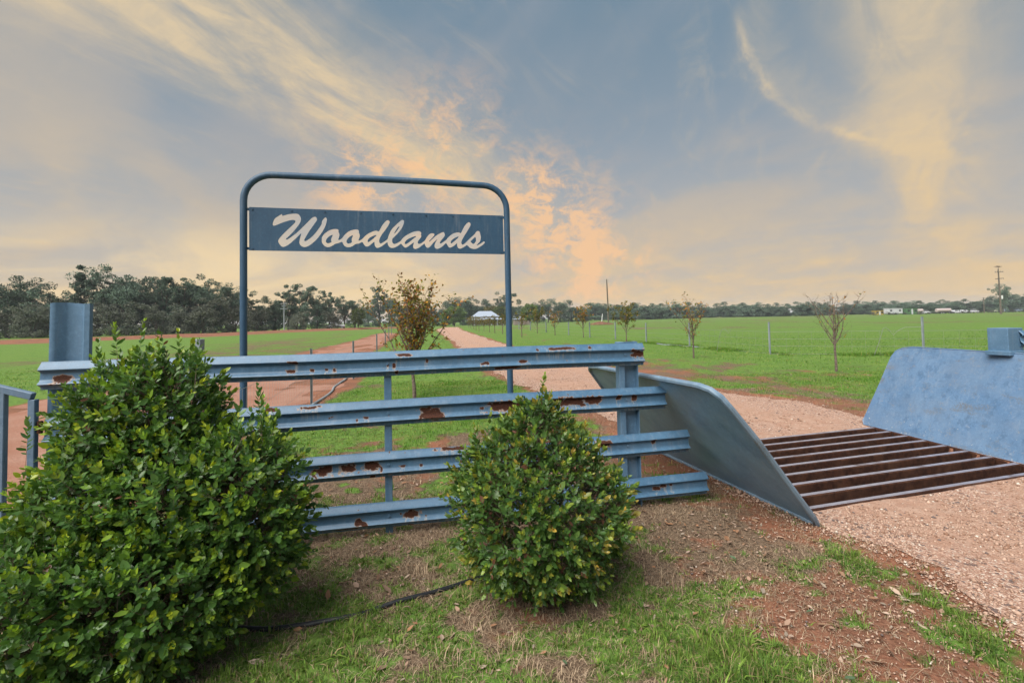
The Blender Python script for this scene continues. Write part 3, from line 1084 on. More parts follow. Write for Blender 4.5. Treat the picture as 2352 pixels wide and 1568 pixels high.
# ------------------------------------------------------------------ blue rail fence (local x runs along the rails, -y faces the camera)
F_ANG = math.atan2(0.204, 0.979)
fence = empty('rail_fence', (-3.14, 3.27, 0), F_ANG)
tag(fence, 'blue steel fence of four rust flaked guard rails beside the cattle grid', 'fence')
RUST = [(1,1.838,1.245,0.017,0.013),(1,1.784,1.253,0.010,0.005),(1,2.225,1.271,0.010,0.012),(1,2.269,1.264,0.010,0.012),(1,2.517,1.286,0.013,0.013),(1,2.291,1.210,0.013,0.008),(1,2.972,1.255,0.033,0.008),(1,3.288,1.255,0.046,0.007),(1,4.286,1.289,0.051,0.023),(1,3.162,1.212,0.102,0.004),(1,3.594,1.350,0.107,0.006),(1,2.339,1.343,0.047,0.006),(1,3.406,1.342,0.012,0.006),(1,3.853,1.350,0.012,0.006),(2,2.548,0.885,0.074,0.032),(2,2.512,0.903,0.032,0.021),(2,2.943,0.899,0.019,0.008),(2,3.133,0.910,0.125,0.025),(2,3.275,0.908,0.029,0.015),(2,3.684,0.916,0.108,0.025),(2,3.865,0.920,0.067,0.026),(2,3.785,0.881,0.024,0.008),(2,4.102,0.923,0.022,0.017),(2,4.240,0.915,0.022,0.020),(2,2.064,0.880,0.020,0.007),(2,1.999,0.866,0.007,0.005),(3,1.785,0.512,0.029,0.020),(3,1.922,0.518,0.054,0.025),(3,2.096,0.521,0.045,0.026),(3,2.171,0.492,0.009,0.011),(3,2.324,0.500,0.018,0.004),(3,2.469,0.497,0.013,0.005),(3,3.945,0.545,0.073,0.023),(3,2.783,0.501,0.016,0.006),(3,2.105,0.438,0.015,0.007),(3,2.731,0.601,0.108,0.007),(4,2.002,0.121,0.020,0.014),(4,2.049,0.096,0.022,0.012),(4,2.397,0.135,0.054,0.021),(4,2.495,0.114,0.009,0.005),(4,2.375,0.051,0.031,0.005),(2,1.392,0.978,0.042,0.008),(2,1.666,0.977,0.063,0.007),(2,1.063,0.974,0.036,0.007),(3,1.751,0.511,0.063,0.025),(1,0.096,1.266,0.044,0.021),(1,1.534,1.250,0.029,0.011),(1,1.682,1.251,0.017,0.009),(1,1.558,1.312,0.029,0.007),(4,4.420,0.142,0.025,0.009),(4,4.485,0.159,0.025,0.009),(4,4.556,0.160,0.015,0.006),(3,4.409,0.540,0.017,0.014)]
PROF = [(0.0, 0.002), (0.03, 0.004), (0.22, 0.034), (0.28, 0.040), (0.31, 0.036), (0.36, 0.014), (0.40, 0.012), (0.64, 0.016), (0.68, 0.020), (0.78, 0.044), (0.81, 0.044), (0.87, 0.014), (0.90, 0.010), (1.0, 0.006)]


def rail_mesh(name, u0, u1, ztop, zbot, which, step_u=0.008, rust=True):
    pr = np.array(PROF)
    tt = np.linspace(0, 1, 30)
    dd = np.interp(tt, pr[:, 0], pr[:, 1])
    H = ztop - zbot
    fz = ztop - tt * H
    fr = np.stack([-dd, fz], 1)
    bk = np.stack([-dd + 0.005, fz], 1)[::-1]
    loop = np.concatenate([fr, bk])
    m_ = len(loop)
    us = np.linspace(u0, u1, max(2, int((u1 - u0) / step_u)))
    sag = 0.004 * np.sin(us * 2.1 + which)
    V = np.zeros((len(us), m_, 3))
    V[:, :, 0] = us[:, None]
    V[:, :, 1] = loop[None, :, 0] + 0.003 * (fbm(us * 3, np.full(len(us), which * 3.3), 5) - .5)[:, None] * 2
    V[:, :, 2] = loop[None, :, 1] + sag[:, None]
    idx = np.arange(len(us) * m_).reshape(len(us), m_)
    a_, b_ = idx[:-1], idx[1:]
    f = np.stack([a_, np.roll(a_, -1, 1), np.roll(b_, -1, 1), b_], -1).reshape(-1, 4)
    caps = []
    h_ = m_ // 2
    for e, rev in ((idx[0], False), (idx[-1], True)):
        for j in range(h_ - 1):
            q = [e[j], e[m_ - 1 - j], e[m_ - 2 - j], e[j + 1]]
            caps.append(q[::-1] if rev else q)
    f = np.concatenate([f, np.array(caps)])
    VV = V.reshape(-1, 3)
    r = np.zeros(len(VV))
    st = np.zeros(len(VV))
    if rust:
        x_, z_ = VV[:, 0], VV[:, 2]
        wob = (fbm(x_ * 45, z_ * 45 + which * 7, 33, 4) - .5)
        wob2 = (fbm(x_ * 18, z_ * 30 + which * 7, 39, 3) - .5)
        for ra, cu, cz, hw, hh in RUST:
            if ra != which:
                continue
            q = np.sqrt(((x_ - cu) / (hw * 1.08)) ** 4 + ((z_ - cz) / (hh * 1.15 + .003)) ** 4) ** 0.5
            r = np.maximum(r, np.clip(1.03 - 0.55 * q + wob * .7 + wob2 * .7, 0, 1) * (q < 2.2))
            st = np.maximum(st, (np.abs(x_ - cu) < hw * 1.1) * sstep(cz - z_, -0.005, 0.015) * sstep(cz - z_, 0.11, 0.03))
        # thin rust along the lower lip and the grooves
        fr_ = (ztop - z_) / H
        lip = fbm(x_ * 5, z_ * 0 + which, 57, 4)
        r = np.maximum(r, 0.62 * sstep(lip, 0.56, 0.72) * np.exp(-((fr_ - 0.90) / 0.035) ** 2))
        r = np.maximum(r, 0.60 * sstep(lip, 0.60, 0.74) * np.exp(-((fr_ - 0.375) / 0.02) ** 2))
        sc_ = fbm(x_ * 26, z_ * 40 + 11 * which, 88, 3)
        r = np.maximum(r, 0.62 * sstep(sc_, 0.80, 0.86))
        st = np.maximum(st, 0.5 * sstep(fr_, .86, .92))
    return mesh_np(name, VV, f, [mat_rail], True, {'rust': r, 'stain': st})


RAILS = [(1, -0.03, 4.34, 1.375, 1.188), (2, 0.0, 4.53, 1.003, 0.812), (3, 0.02, 4.735, 0.612, 0.425), (4, 0.02, 4.90, 0.236, 0.050)]
for wh, u0, u1, z1, z0 in RAILS:
    me = rail_mesh('guard_rail', u0, u1, z1, z0, wh)
    try:
        me.set_sharp_from_angle(angle=math.radians(50))
    except Exception:
        pass
    link(bpy.data.objects.new('guard_rail', me), fence)
# channel post at the grid end
mb = MB()
mb.box((4.152, 0.050, 0.64), (0.050, 0.085, 1.49), None, 0.004)
mb.box((4.236, 0.062, 0.64), (0.116, 0.008, 1.488))
mb.box((4.294, 0.050, 0.64), (0.008, 0.084, 1.49))
mb.build('post', mat_blue, fence)
# slim stay and broad left hand post
mb = MB()
mb.box((2.222, 0.018, 0.60), (0.055, 0.012, 1.32), None, 0.003)
mb.build('stay', mat_blue, fence)
wp = [(0.0, 0.0), (0.003, 0.045), (0.010, 0.060), (0.030, 0.064), (0.046, 0.056), (0.078, 0.018), (0.095, 0.012), (0.186, 0.012), (0.193, 0.016), (0.206, 0.058), (0.214, 0.064), (0.244, 0.060), (0.250, 0.040)]
V, Fq = [], []
zs = np.linspace(-0.1, 1.772, 14)
for z in zs:
    for (wx, dd) in wp:
        V.append((wx - 0.01 + 0.010 * (z - 1.2), 0.070 - dd, z + (0.006 * math.sin(wx * 21) if z > 1.7 else 0)))
    for (wx, dd) in reversed(wp):
        V.append((wx - 0.01 + 0.010 * (z - 1.2), 0.076 - dd, z + (0.006 * math.sin(wx * 21) if z > 1.7 else 0)))
m_ = len(wp) * 2
for i in range(len(zs) - 1):
    for j in range(m_):
        j2 = (j + 1) % m_
        Fq.append((i * m_ + j, i * m_ + j2, (i + 1) * m_ + j2, (i + 1) * m_ + j))
for j in range(len(wp) - 1):
    o_ = (len(zs) - 1) * m_
    Fq.append((o_ + j, o_ + j + 1, o_ + m_ - 2 - j, o_ + m_ - 1 - j))
MB().raw(V, Fq).build('post', mat_blue, fence, True)
# square post behind the broad one, seen under the top rail
mb = MB()
mb.box((0.09, 0.13, 0.55), (0.12, 0.12, 1.25), None, 0.006)
mb.build('post', mat_blue, fence)
for u_, z_ in [(4.17, 1.28), (4.17, 0.905), (4.17, 0.52), (4.17, 0.14), (2.222, 1.28), (2.222, 0.905), (2.222, 0.52), (2.222, 0.14)]:
    mb = MB()
    mb.tube([(u_, -0.016, z_), (u_, -0.024, z_)], 0.010, 8)
    mb.build('bolt', mat_blue, fence)

# ------------------------------------------------------------------ rail fence on the far side of the grid
fence2 = empty('rail_fence', (5.70, 5.50, 0), F_ANG + 0.02)
tag(fence2, 'short end of blue guard rail on a square post beyond the far wing', 'fence')
me = rail_mesh('guard_rail', 0.05, 2.6, 1.345, 1.16, 7, 0.05, False)
link(bpy.data.objects.new('guard_rail', me), fence2)
mb = MB()
mb.box((0.0, 0.10, 1.245), (0.235, 0.20, 0.27), None, 0.006)
mb.build('post', mat_blue, fence2)
mb = MB()
mb.box((0.0, 0.09, 1.095), (0.30, 0.24, 0.05), None, 0.005)
mb.box((0.0, 0.10, 0.53), (0.14, 0.14, 1.08), None, 0.005)
mb.build('base_bracket', mat_blue, fence2)

# ------------------------------------------------------------------ sign
sign = empty('property_sign', (-3.0, 5.4, 0), math.atan2(0.7, 3.0))
tag(sign, 'tall blue pipe frame sign with the word Woodlands cut out of its panel', 'sign')
RB = 0.30
path = [(0, 0, -0.3), (0, 0, 0.6), (0, 0, 1.6), (0, 0, 3.30 - RB)]
for i in range(1, 9):
    a = PI - i * PI / 16
    path.append((RB + RB * math.cos(a), 0, 3.30 - RB + RB * math.sin(a)))
for xx in (0.9, 1.5, 2.1):
    path.append((xx, 0, 3.305 - 0.01 * abs(xx - 1.5)))
for i in range(0, 9):
    a = PI / 2 - i * PI / 16
    path.append((3.035 - RB + RB * math.cos(a), 0, 3.285 - RB + RB * math.sin(a)))
path += [(3.035, 0, 1.6), (3.035, 0, 0.6), (3.035, 0, -0.3)]
MB().tube(path, 0.038, 14).build('pipe_frame', mat_sign, sign, True)
LETTERS=[[(0.300,2.733),(0.305,2.758),(0.316,2.790),(0.332,2.809),(0.361,2.830),(0.397,2.855),(0.404,2.850),(0.399,2.834),(0.420,2.838),(0.459,2.852),(0.505,2.860),(0.547,2.864),(0.573,2.859),(0.590,2.841),(0.601,2.815),(0.603,2.794),(0.596,2.765),(0.580,2.736),(0.550,2.693),(0.510,2.642),(0.471,2.599),(0.442,2.572),(0.441,2.565),(0.448,2.560),(0.465,2.569),(0.497,2.593),(0.546,2.633),(0.602,2.690),(0.649,2.741),(0.689,2.785),(0.715,2.815),(0.739,2.831),(0.759,2.834),(0.772,2.820),(0.777,2.802),(0.769,2.780),(0.748,2.751),(0.722,2.711),(0.691,2.664),(0.661,2.610),(0.640,2.570),(0.635,2.556),(0.643,2.545),(0.658,2.551),(0.694,2.575),(0.738,2.618),(0.775,2.666),(0.808,2.717),(0.827,2.753),(0.827,2.771),(0.834,2.793),(0.853,2.818),(0.869,2.830),(0.881,2.821),(0.885,2.798),(0.879,2.765),(0.865,2.721),(0.842,2.674),(0.811,2.623),(0.768,2.565),(0.727,2.525),(0.687,2.493),(0.651,2.477),(0.621,2.479),(0.595,2.497),(0.582,2.523),(0.584,2.548),(0.592,2.587),(0.605,2.630),(0.599,2.634),(0.582,2.615),(0.549,2.579),(0.513,2.543),(0.477,2.509),(0.438,2.482),(0.409,2.475),(0.393,2.482),(0.370,2.509),(0.358,2.537),(0.361,2.558),(0.377,2.583),(0.406,2.619),(0.452,2.669),(0.498,2.716),(0.530,2.749),(0.544,2.771),(0.539,2.783),(0.521,2.790),(0.495,2.787),(0.459,2.776),(0.407,2.757),(0.368,2.738),(0.329,2.720),(0.308,2.717)],
[(0.825,2.566),(0.828,2.595),(0.844,2.624),(0.874,2.653),(0.911,2.679),(0.945,2.691),(0.982,2.696),(1.006,2.691),(1.015,2.676),(1.009,2.660),(1.019,2.645),(1.023,2.624),(1.017,2.598),(1.007,2.575),(1.012,2.564),(1.029,2.570),(1.053,2.590),(1.067,2.614),(1.095,2.647),(1.136,2.677),(1.174,2.690),(1.212,2.696),(1.234,2.688),(1.242,2.675),(1.236,2.659),(1.248,2.639),(1.249,2.614),(1.242,2.588),(1.232,2.568),(1.242,2.562),(1.263,2.572),(1.287,2.592),(1.312,2.622),(1.351,2.652),(1.393,2.673),(1.428,2.685),(1.446,2.684),(1.467,2.673),(1.485,2.706),(1.505,2.748),(1.535,2.788),(1.556,2.809),(1.575,2.815),(1.589,2.806),(1.595,2.791),(1.589,2.771),(1.570,2.737),(1.543,2.697),(1.504,2.645),(1.491,2.622),(1.475,2.592),(1.469,2.563),(1.472,2.542),(1.485,2.530),(1.503,2.538),(1.535,2.560),(1.568,2.585),(1.573,2.606),(1.586,2.643),(1.604,2.686),(1.631,2.723),(1.670,2.764),(1.706,2.797),(1.733,2.819),(1.748,2.824),(1.760,2.817),(1.763,2.800),(1.756,2.769),(1.741,2.732),(1.717,2.695),(1.687,2.657),(1.651,2.620),(1.622,2.590),(1.619,2.571),(1.622,2.549),(1.632,2.533),(1.648,2.528),(1.670,2.535),(1.697,2.550),(1.723,2.568),(1.736,2.591),(1.763,2.619),(1.799,2.644),(1.839,2.666),(1.881,2.684),(1.914,2.690),(1.941,2.691),(1.959,2.681),(1.968,2.664),(1.957,2.650),(1.967,2.635),(1.961,2.615),(1.943,2.591),(1.926,2.569),(1.920,2.552),(1.924,2.539),(1.938,2.533),(1.957,2.539),(1.985,2.558),(2.009,2.577),(2.022,2.602),(2.040,2.630),(2.059,2.652),(2.080,2.665),(2.102,2.667),(2.120,2.663),(2.126,2.654),(2.117,2.635),(2.095,2.609),(2.070,2.584),(2.058,2.570),(2.061,2.562),(2.073,2.572),(2.104,2.603),(2.144,2.638),(2.188,2.667),(2.233,2.687),(2.242,2.679),(2.251,2.656),(2.249,2.640),(2.235,2.618),(2.210,2.590),(2.193,2.568),(2.187,2.552),(2.194,2.541),(2.209,2.546),(2.234,2.565),(2.266,2.587),(2.281,2.610),(2.316,2.645),(2.357,2.671),(2.395,2.682),(2.423,2.686),(2.448,2.671),(2.467,2.714),(2.493,2.762),(2.519,2.794),(2.538,2.810),(2.554,2.815),(2.567,2.806),(2.573,2.789),(2.566,2.767),(2.546,2.731),(2.520,2.690),(2.491,2.645),(2.465,2.600),(2.452,2.569),(2.452,2.547),(2.464,2.531),(2.483,2.538),(2.509,2.560),(2.550,2.602),(2.599,2.647),(2.626,2.673),(2.635,2.692),(2.654,2.707),(2.676,2.707),(2.686,2.693),(2.692,2.665),(2.699,2.633),(2.695,2.598),(2.683,2.572),(2.661,2.550),(2.638,2.527),(2.657,2.529),(2.686,2.544),(2.712,2.563),(2.738,2.581),(2.747,2.568),(2.744,2.556),(2.718,2.531),(2.685,2.509),(2.650,2.488),(2.621,2.479),(2.589,2.482),(2.558,2.494),(2.536,2.513),(2.522,2.530),(2.498,2.513),(2.467,2.493),(2.435,2.480),(2.416,2.485),(2.404,2.502),(2.398,2.524),(2.399,2.554),(2.376,2.530),(2.345,2.506),(2.314,2.491),(2.298,2.496),(2.283,2.516),(2.271,2.538),(2.263,2.551),(2.237,2.525),(2.209,2.499),(2.174,2.480),(2.150,2.475),(2.132,2.484),(2.121,2.504),(2.125,2.532),(2.139,2.564),(2.161,2.595),(2.145,2.585),(2.117,2.560),(2.100,2.540),(2.085,2.521),(2.066,2.500),(2.044,2.486),(2.026,2.491),(2.011,2.512),(2.004,2.537),(1.998,2.538),(1.972,2.515),(1.938,2.489),(1.908,2.474),(1.887,2.470),(1.871,2.479),(1.865,2.499),(1.868,2.522),(1.878,2.550),(1.867,2.547),(1.837,2.525),(1.807,2.500),(1.777,2.484),(1.762,2.490),(1.744,2.508),(1.727,2.532),(1.719,2.532),(1.691,2.508),(1.658,2.489),(1.626,2.479),(1.599,2.483),(1.582,2.497),(1.572,2.515),(1.566,2.548),(1.559,2.547),(1.535,2.527),(1.503,2.502),(1.490,2.493),(1.461,2.480),(1.440,2.478),(1.423,2.496),(1.416,2.521),(1.418,2.551),(1.406,2.547),(1.377,2.521),(1.349,2.497),(1.325,2.491),(1.307,2.501),(1.290,2.527),(1.280,2.547),(1.266,2.543),(1.242,2.528),(1.200,2.522),(1.176,2.501),(1.145,2.485),(1.110,2.481),(1.083,2.491),(1.063,2.516),(1.053,2.545),(1.043,2.545),(1.015,2.530),(0.971,2.520),(0.944,2.498),(0.917,2.483),(0.886,2.479),(0.860,2.490),(0.836,2.516),(0.826,2.541)],
[(0.950,2.626),(0.931,2.622),(0.904,2.604),(0.880,2.578),(0.868,2.549),(0.877,2.531),(0.897,2.524),(0.917,2.532),(0.934,2.541),(0.929,2.561),(0.931,2.583),(0.941,2.608)],
[(1.175,2.623),(1.153,2.619),(1.125,2.597),(1.104,2.571),(1.098,2.546),(1.106,2.529),(1.125,2.524),(1.145,2.532),(1.162,2.543),(1.157,2.565),(1.159,2.590),(1.168,2.608)],
[(1.442,2.630),(1.428,2.632),(1.399,2.620),(1.364,2.601),(1.343,2.579),(1.336,2.557),(1.341,2.544),(1.357,2.552),(1.388,2.576),(1.420,2.606)],
[(1.708,2.742),(1.699,2.742),(1.675,2.712),(1.651,2.672),(1.644,2.650),(1.651,2.655),(1.678,2.688),(1.699,2.719)],
[(1.910,2.628),(1.886,2.626),(1.847,2.611),(1.802,2.589),(1.778,2.567),(1.765,2.542),(1.771,2.529),(1.786,2.529),(1.816,2.549),(1.852,2.581),(1.886,2.609)],
[(2.423,2.629),(2.409,2.632),(2.378,2.618),(2.340,2.595),(2.323,2.573),(2.319,2.551),(2.327,2.543),(2.346,2.556),(2.384,2.589),(2.409,2.612)],
[(2.629,2.633),(2.611,2.619),(2.585,2.593),(2.563,2.573),(2.584,2.555),(2.600,2.541),(2.619,2.555),(2.636,2.581),(2.635,2.606)]]
cu = bpy.data.curves.new('panel', 'CURVE')
cu.dimensions = '2D'
cu.fill_mode = 'BOTH'
cu.extrude = 0.003


def smooth_poly(P, it=1):
    P = np.array(P, float)
    for _ in range(it):
        Q = np.empty((len(P) * 2, 2))
        N_ = np.roll(P, -1, 0)
        Q[0::2] = P * .75 + N_ * .25
        Q[1::2] = P * .25 + N_ * .75
        P = Q
    return P


for ip, P_ in enumerate([[(0.058, 2.432), (2.985, 2.418), (2.985, 2.908), (0.058, 2.924)]] + LETTERS):
    P_ = np.array(P_) if ip == 0 else smooth_poly(P_)
    sp_ = cu.splines.new('POLY')
    sp_.points.add(len(P_) - 1)
    for i, (a_, b_) in enumerate(P_):
        sp_.points[i].co = (a_, b_, 0, 1)
    sp_.use_cyclic_u = True
tmp = bpy.data.objects.new('panel_tmp', cu)
COL.objects.link(tmp)
bpy.context.view_layer.update()
me = bpy.data.meshes.new_from_object(tmp.evaluated_get(bpy.context.evaluated_depsgraph_get()))
bpy.data.objects.remove(tmp)
me.transform(Matrix.Rotation(PI / 2, 4, 'X'))
me.materials.clear()
me.materials.append(mat_sign)
me.name = 'panel'
pan = link(bpy.data.objects.new('panel', me), sign)
pan['label'] = 'dark blue sheet with the name cut through it in brush script'
for u_ in (0.09, 0.50, 0.86, 1.26, 1.63, 2.02, 2.35, 2.68, 2.95):
    MB().tube([(u_, -0.004, 2.900 - 0.005 * u_), (u_, -0.012, 2.900 - 0.005 * u_)], 0.010, 8).build('bolt', mat_sign, sign)
for u_ in (0.09, 2.95):
    MB().tube([(u_, -0.004, 2.455 - 0.004 * u_), (u_, -0.012, 2.455 - 0.004 * u_)], 0.010, 8).build('bolt', mat_sign, sign)
for u_, z_ in [(0.048, 2.90), (0.048, 2.455), (2.995, 2.885), (2.995, 2.44)]:
    MB().box((u_, 0.006, z_), (0.05, 0.008, 0.03)).build('lug', mat_sign, sign)

# ------------------------------------------------------------------ cattle grid
grid = empty('cattle_grid', (3.5, 5.3, 0))
tag(grid, 'rusty cattle grid of parallel steel bars across the gravel driveway', 'cattle grid')
gc = np.array([3.5, 5.3, 0])
NL, NR, FR_, FL_ = [np.array([*p, 0.0]) for p in GRID]


def bar_between(mb, a, b_, w_, h_, ztop, mi_top=0, mi_side=1):
    d = b_ - a
    Ln = np.linalg.norm(d)
    d /= Ln
    nn = np.array([-d[1], d[0], 0])
    V = []
    bv = 0.010
    for s_ in (0, Ln):
        for (u_, z_) in [(-w_ / 2, -h_), (-w_ / 2, -bv), (-w_ / 2 + bv, 0), (w_ / 2 - bv, 0), (w_ / 2, -bv), (w_ / 2, -h_)]:
            p = a + d * s_ + nn * u_
            V.append((p[0], p[1], ztop + z_))
    F_ = [(0, 6, 7, 1), (1, 7, 8, 2), (2, 8, 9, 3), (3, 9, 10, 4), (4, 10, 11, 5), (5, 11, 6, 0), (0, 1, 2, 3, 4, 5), (11, 10, 9, 8, 7, 6)]
    mi = [mi_side, mi_side, mi_top, mi_side, mi_side, mi_side, mi_side, mi_side]
    o_ = mb.n
    mb.v.append(np.array(V) - gc)
    for q, k2 in zip(F_, mi):
        mb.f.append(tuple(i + o_ for i in q))
        mb.mi.append(k2)
    mb.n += len(V)


for i in range(9):
    q = (i + 0.15) / 8.3
    a = NL * (1 - q) + FL_ * q
    b_ = NR * (1 - q) + FR_ * q
    mb = MB()
    e_ = (b_ - a) / np.linalg.norm(b_ - a)
    jit = 0.05 * math.sin(i * 5.3)
    bar_between(mb, a, b_ - e_ * (0.06 + 0.04 * abs(jit) * 10 * 0.1), 0.066, 0.26, 0.022)
    mb.build('bar', [mat_worn, mat_rust], grid)
for a, b_ in ((NL, FL_), (NR, FR_)):
    mb = MB()
    d = (b_ - a) / np.linalg.norm(b_ - a)
    bar_between(mb, a - d * 0.05, b_ + d * 0.05, 0.06, 0.36, 0.008, 1, 1)
    mb.build('side_beam', [mat_worn, mat_rust], grid)
for q in (0.3, 0.7):
    mb = MB()
    bar_between(mb, NL * (1 - q) + NR * q, FL_ * (1 - q) + FR_ * q, 0.10, 0.18, -0.245, 1, 1)
    mb.build('bearer', [mat_worn, mat_rust], grid)

# ------------------------------------------------------------------ grid wings
def wing(name, outline, mat_p, mat_r, rim_r, label, dent=0.0, grade=1):
    P_ = np.array(outline, float)
    c0 = P_.mean(0)
    base = c0.copy()
    base[2] = 0
    root = empty(name, base)
    tag(root, label, 'grid wing', 'wings of the cattle grid')
    # plane frame
    e1 = P_[-1] - P_[0]
    nrm_ = np.zeros(3)
    for a, b_ in zip(P_, np.roll(P_, -1, 0)):
        nrm_ += np.cross(a - c0, b_ - c0)
    nrm_ /= np.linalg.norm(nrm_)
    if nrm_[2] < 0:
        nrm_ = -nrm_
    e1 = e1 - nrm_ * (e1 @ nrm_)
    e1 /= np.linalg.norm(e1)
    e2 = np.cross(nrm_, e1)
    uv = np.stack([(P_ - c0) @ e1, (P_ - c0) @ e2], 1)
    # fill with a fine fan of rings so that the sheet can carry dents
    R_ = 26
    dense = []
    for a, b_ in zip(uv, np.roll(uv, -1, 0)):
        m2 = max(1, int(np.linalg.norm(b_ - a) / 0.06))
        for i in range(m2):
            dense.append(a + (b_ - a) * i / m2)
    dense = np.array(dense)
    M_ = len(dense)
    V, F_ = [], []
    top, bot = [], []
    for ir in range(R_ + 1):
        f_ = ir / R_
        for p in dense:
            q = p * f_
            hgt = dent * (fbm(np.array([q[0] * 2.1 + 5]), np.array([q[1] * 1.6]), 66, 3)[0] - .5) * 2 * sstep(1 - f_, 0, .25)
            w3 = c0 + e1 * q[0] + e2 * q[1]
            top.append(w3 + nrm_ * (0.003 + hgt))
            bot.append(w3 + nrm_ * (-0.003 + hgt))
    n_ = len(top)
    V = np.array(top + bot) - base
    for ir in range(R_):
        for j in range(M_):
            j2 = (j + 1) % M_
            a, b_, c_, d_ = ir * M_ + j, ir * M_ + j2, (ir + 1) * M_ + j2, (ir + 1) * M_ + j
            F_.append((a, d_, c_, b_))
            F_.append((n_ + a, n_ + b_, n_ + c_, n_ + d_))
    MB().raw(V, F_).build('plate', mat_p, root, True)
    rp = [c0 + e1 * q[0] + e2 * q[1] - base for q in dense]
    MB().tube(rp, rim_r, 8, closed=True).build('rim', mat_r, root, True)
    return root


LW = [(2.265, 3.705, 0.015), (2.20, 3.66, 0.075), (1.947, 3.565, 0.397), (1.721, 3.47, 0.692), (1.526, 3.428, 0.934), (1.455, 3.42, 1.020), (1.405, 3.47, 1.068), (1.36, 3.57, 1.083),
      (1.267, 3.931, 1.080), (1.106, 4.568, 1.070), (0.923, 5.263, 1.064), (0.87, 5.50, 1.045), (0.885, 5.60, 1.0), (1.145, 5.79, 0.624), (1.60, 5.90, 0.075), (1.665, 5.85, 0.03), (1.71, 5.69, 0.018)]
wing('grid_wing', LW, mat_wing_back, mat_rim, 0.024, 'leaning steel wing plate seen from its dark underside where the rails end', 0.010)
RW = [(4.958, 6.93, 0.005), (4.965, 6.97, 0.06), (5.006, 6.96, 0.115), (5.204, 6.935, 0.547), (5.385, 6.92, 0.945), (5.425, 6.885, 1.035), (5.46, 6.80, 1.08), (5.495, 6.65, 1.097), (5.526, 6.344, 1.101), (5.590, 5.82, 1.100), (5.644, 5.368, 1.098),
      (5.70, 4.85, 1.095), (5.70, 4.70, 1.05), (5.30, 4.35, 0.03), (5.27, 4.40, 0.005)]
wing('grid_wing', RW, mat_wing_top, mat_wing_top, 0.009, 'scuffed bright blue wing plate leaning back on the far right of the grid', 0.022)
# ------------------------------------------------------------------ pedestrian gate at the left edge
gate = empty('walk_gate', (-3.22, 3.22, 0), F_ANG)
tag(gate, 'light blue square tube gate cut off by the left edge of the picture', 'gate')


def sq_tube(path, w_, name, parent, mat):
    mb = MB()
    for a, b_ in zip(path[:-1], path[1:]):
        a, b_ = Vector(a), Vector(b_)
        d = (b_ - a)
        L_ = d.length
        R = d.to_track_quat('X', 'Z').to_matrix()
        mb.box((a + b_) / 2, (L_ + w_ * 0.0, w_, w_), R, 0.004)
    return mb.build(name, mat, parent)


sq_tube([(0.035, 0, 1.155), (-0.85, 0, 1.44)], 0.045, 'top_rail', gate, mat_gate)
sq_tube([(0.035, 0, 0.18), (-0.85, 0, 0.18)], 0.04, 'bottom_rail', gate, mat_gate)
for u_, zt in ((0.035, 1.135), (-0.135, 1.19), (-0.45, 1.295), (-0.84, 1.42)):
    sq_tube([(u_, 0, 0.06), (u_, 0, zt)], 0.042, 'upright', gate, mat_gate)
for z_ in (0.95, 0.35):
    mb = MB()
    mb.tube([(0.075, 0.0, z_ - 0.04), (0.075, 0.0, z_ + 0.04)], 0.016, 8)
    mb.box((0.10, 0.03, z_), (0.05, 0.05, 0.03))
    mb.build('hinge', mat_rust, gate)

# ------------------------------------------------------------------ wire fences
mat_wire, t, b = material('fence_wire', 0.5, 0.3, 0.4)
b.inputs['Base Color'].default_value = (0.25, 0.26, 0.26, 1)
mat_picket = paint('steel_picket', (0.20, 0.235, 0.26), (0.14, 0.17, 0.19), 0.55)
mat_timber, t, b = material('weathered_timber', 0.9, 0, 0.15)
tcn = t.node('ShaderNodeTexCoord')
n1 = t.noise(t.vmap(tcn.outputs['Object'], scale=(1, 1, 0.12)), 22, 5, 0.65)
t.put(b.inputs['Base Color'], t.mix(t.step(n1, 0.3, 0.7), (0.10, 0.085, 0.075), (0.235, 0.20, 0.175)))
t.put(b.inputs['Normal'], t.bump(n1, 0.5, 0.01))


def wire_fence(label, line, posts, heights, wr, stays=0.3, stay_spans=(0, 1)):
    root = empty('wire_fence', (line[0][0], line[0][1], 0))
    tag(root, label, 'fence')
    o0 = np.array([line[0][0], line[0][1], 0.0])
    for (px_, py_, h_, w_) in posts:
        mb = MB()
        z0 = float(gheight(np.array([px_]), np.array([py_]))[0])
        c_ = np.array([px_, py_, 0]) - o0
        for k_ in range(3):
            a = k_ * 2 * PI / 3 + 0.4
            R = Matrix.Rotation(a, 3, 'Z')
            off = R @ Vector((w_ * 0.5, 0, 0))
            mb.box(c_ + np.array([off.x, off.y, (h_ - 0.25) / 2 + z0 + 0.002 * k_]), (w_, w_ * 0.22, h_ + 0.25), R)
        mb.build('post', mat_picket, root)
    P_ = np.array([[*p, 0] for p in line], float)
    for h_ in heights:
        path = []
        for a, b_ in zip(P_[:-1], P_[1:]):
            n_ = 5
            for i in range(n_):
                q = a + (b_ - a) * i / n_
                path.append((q[0] - o0[0], q[1] - o0[1], h_ + 0.006 * math.sin(i * 1.9 + h_ * 20)))
        path.append((P_[-1][0] - o0[0], P_[-1][1] - o0[1], h_))
        MB().tube(path, wr, 4, cap=False).build('wire', mat_wire, root)
    mb = MB()
    for si in stay_spans:
        a, b_ = P_[si], P_[si + 1]
        L_ = np.linalg.norm(b_ - a)
        for i in range(1, int(L_ / stays)):
            q = a + (b_ - a) * (i * stays / L_) - o0
            mb.tube([(q[0], q[1], heights[0]), (q[0] + 0.004, q[1], heights[-1])], wr * 0.7, 3, cap=False)
    mb.build('stay_wires', mat_wire, root)['kind'] = 'stuff'
    return root


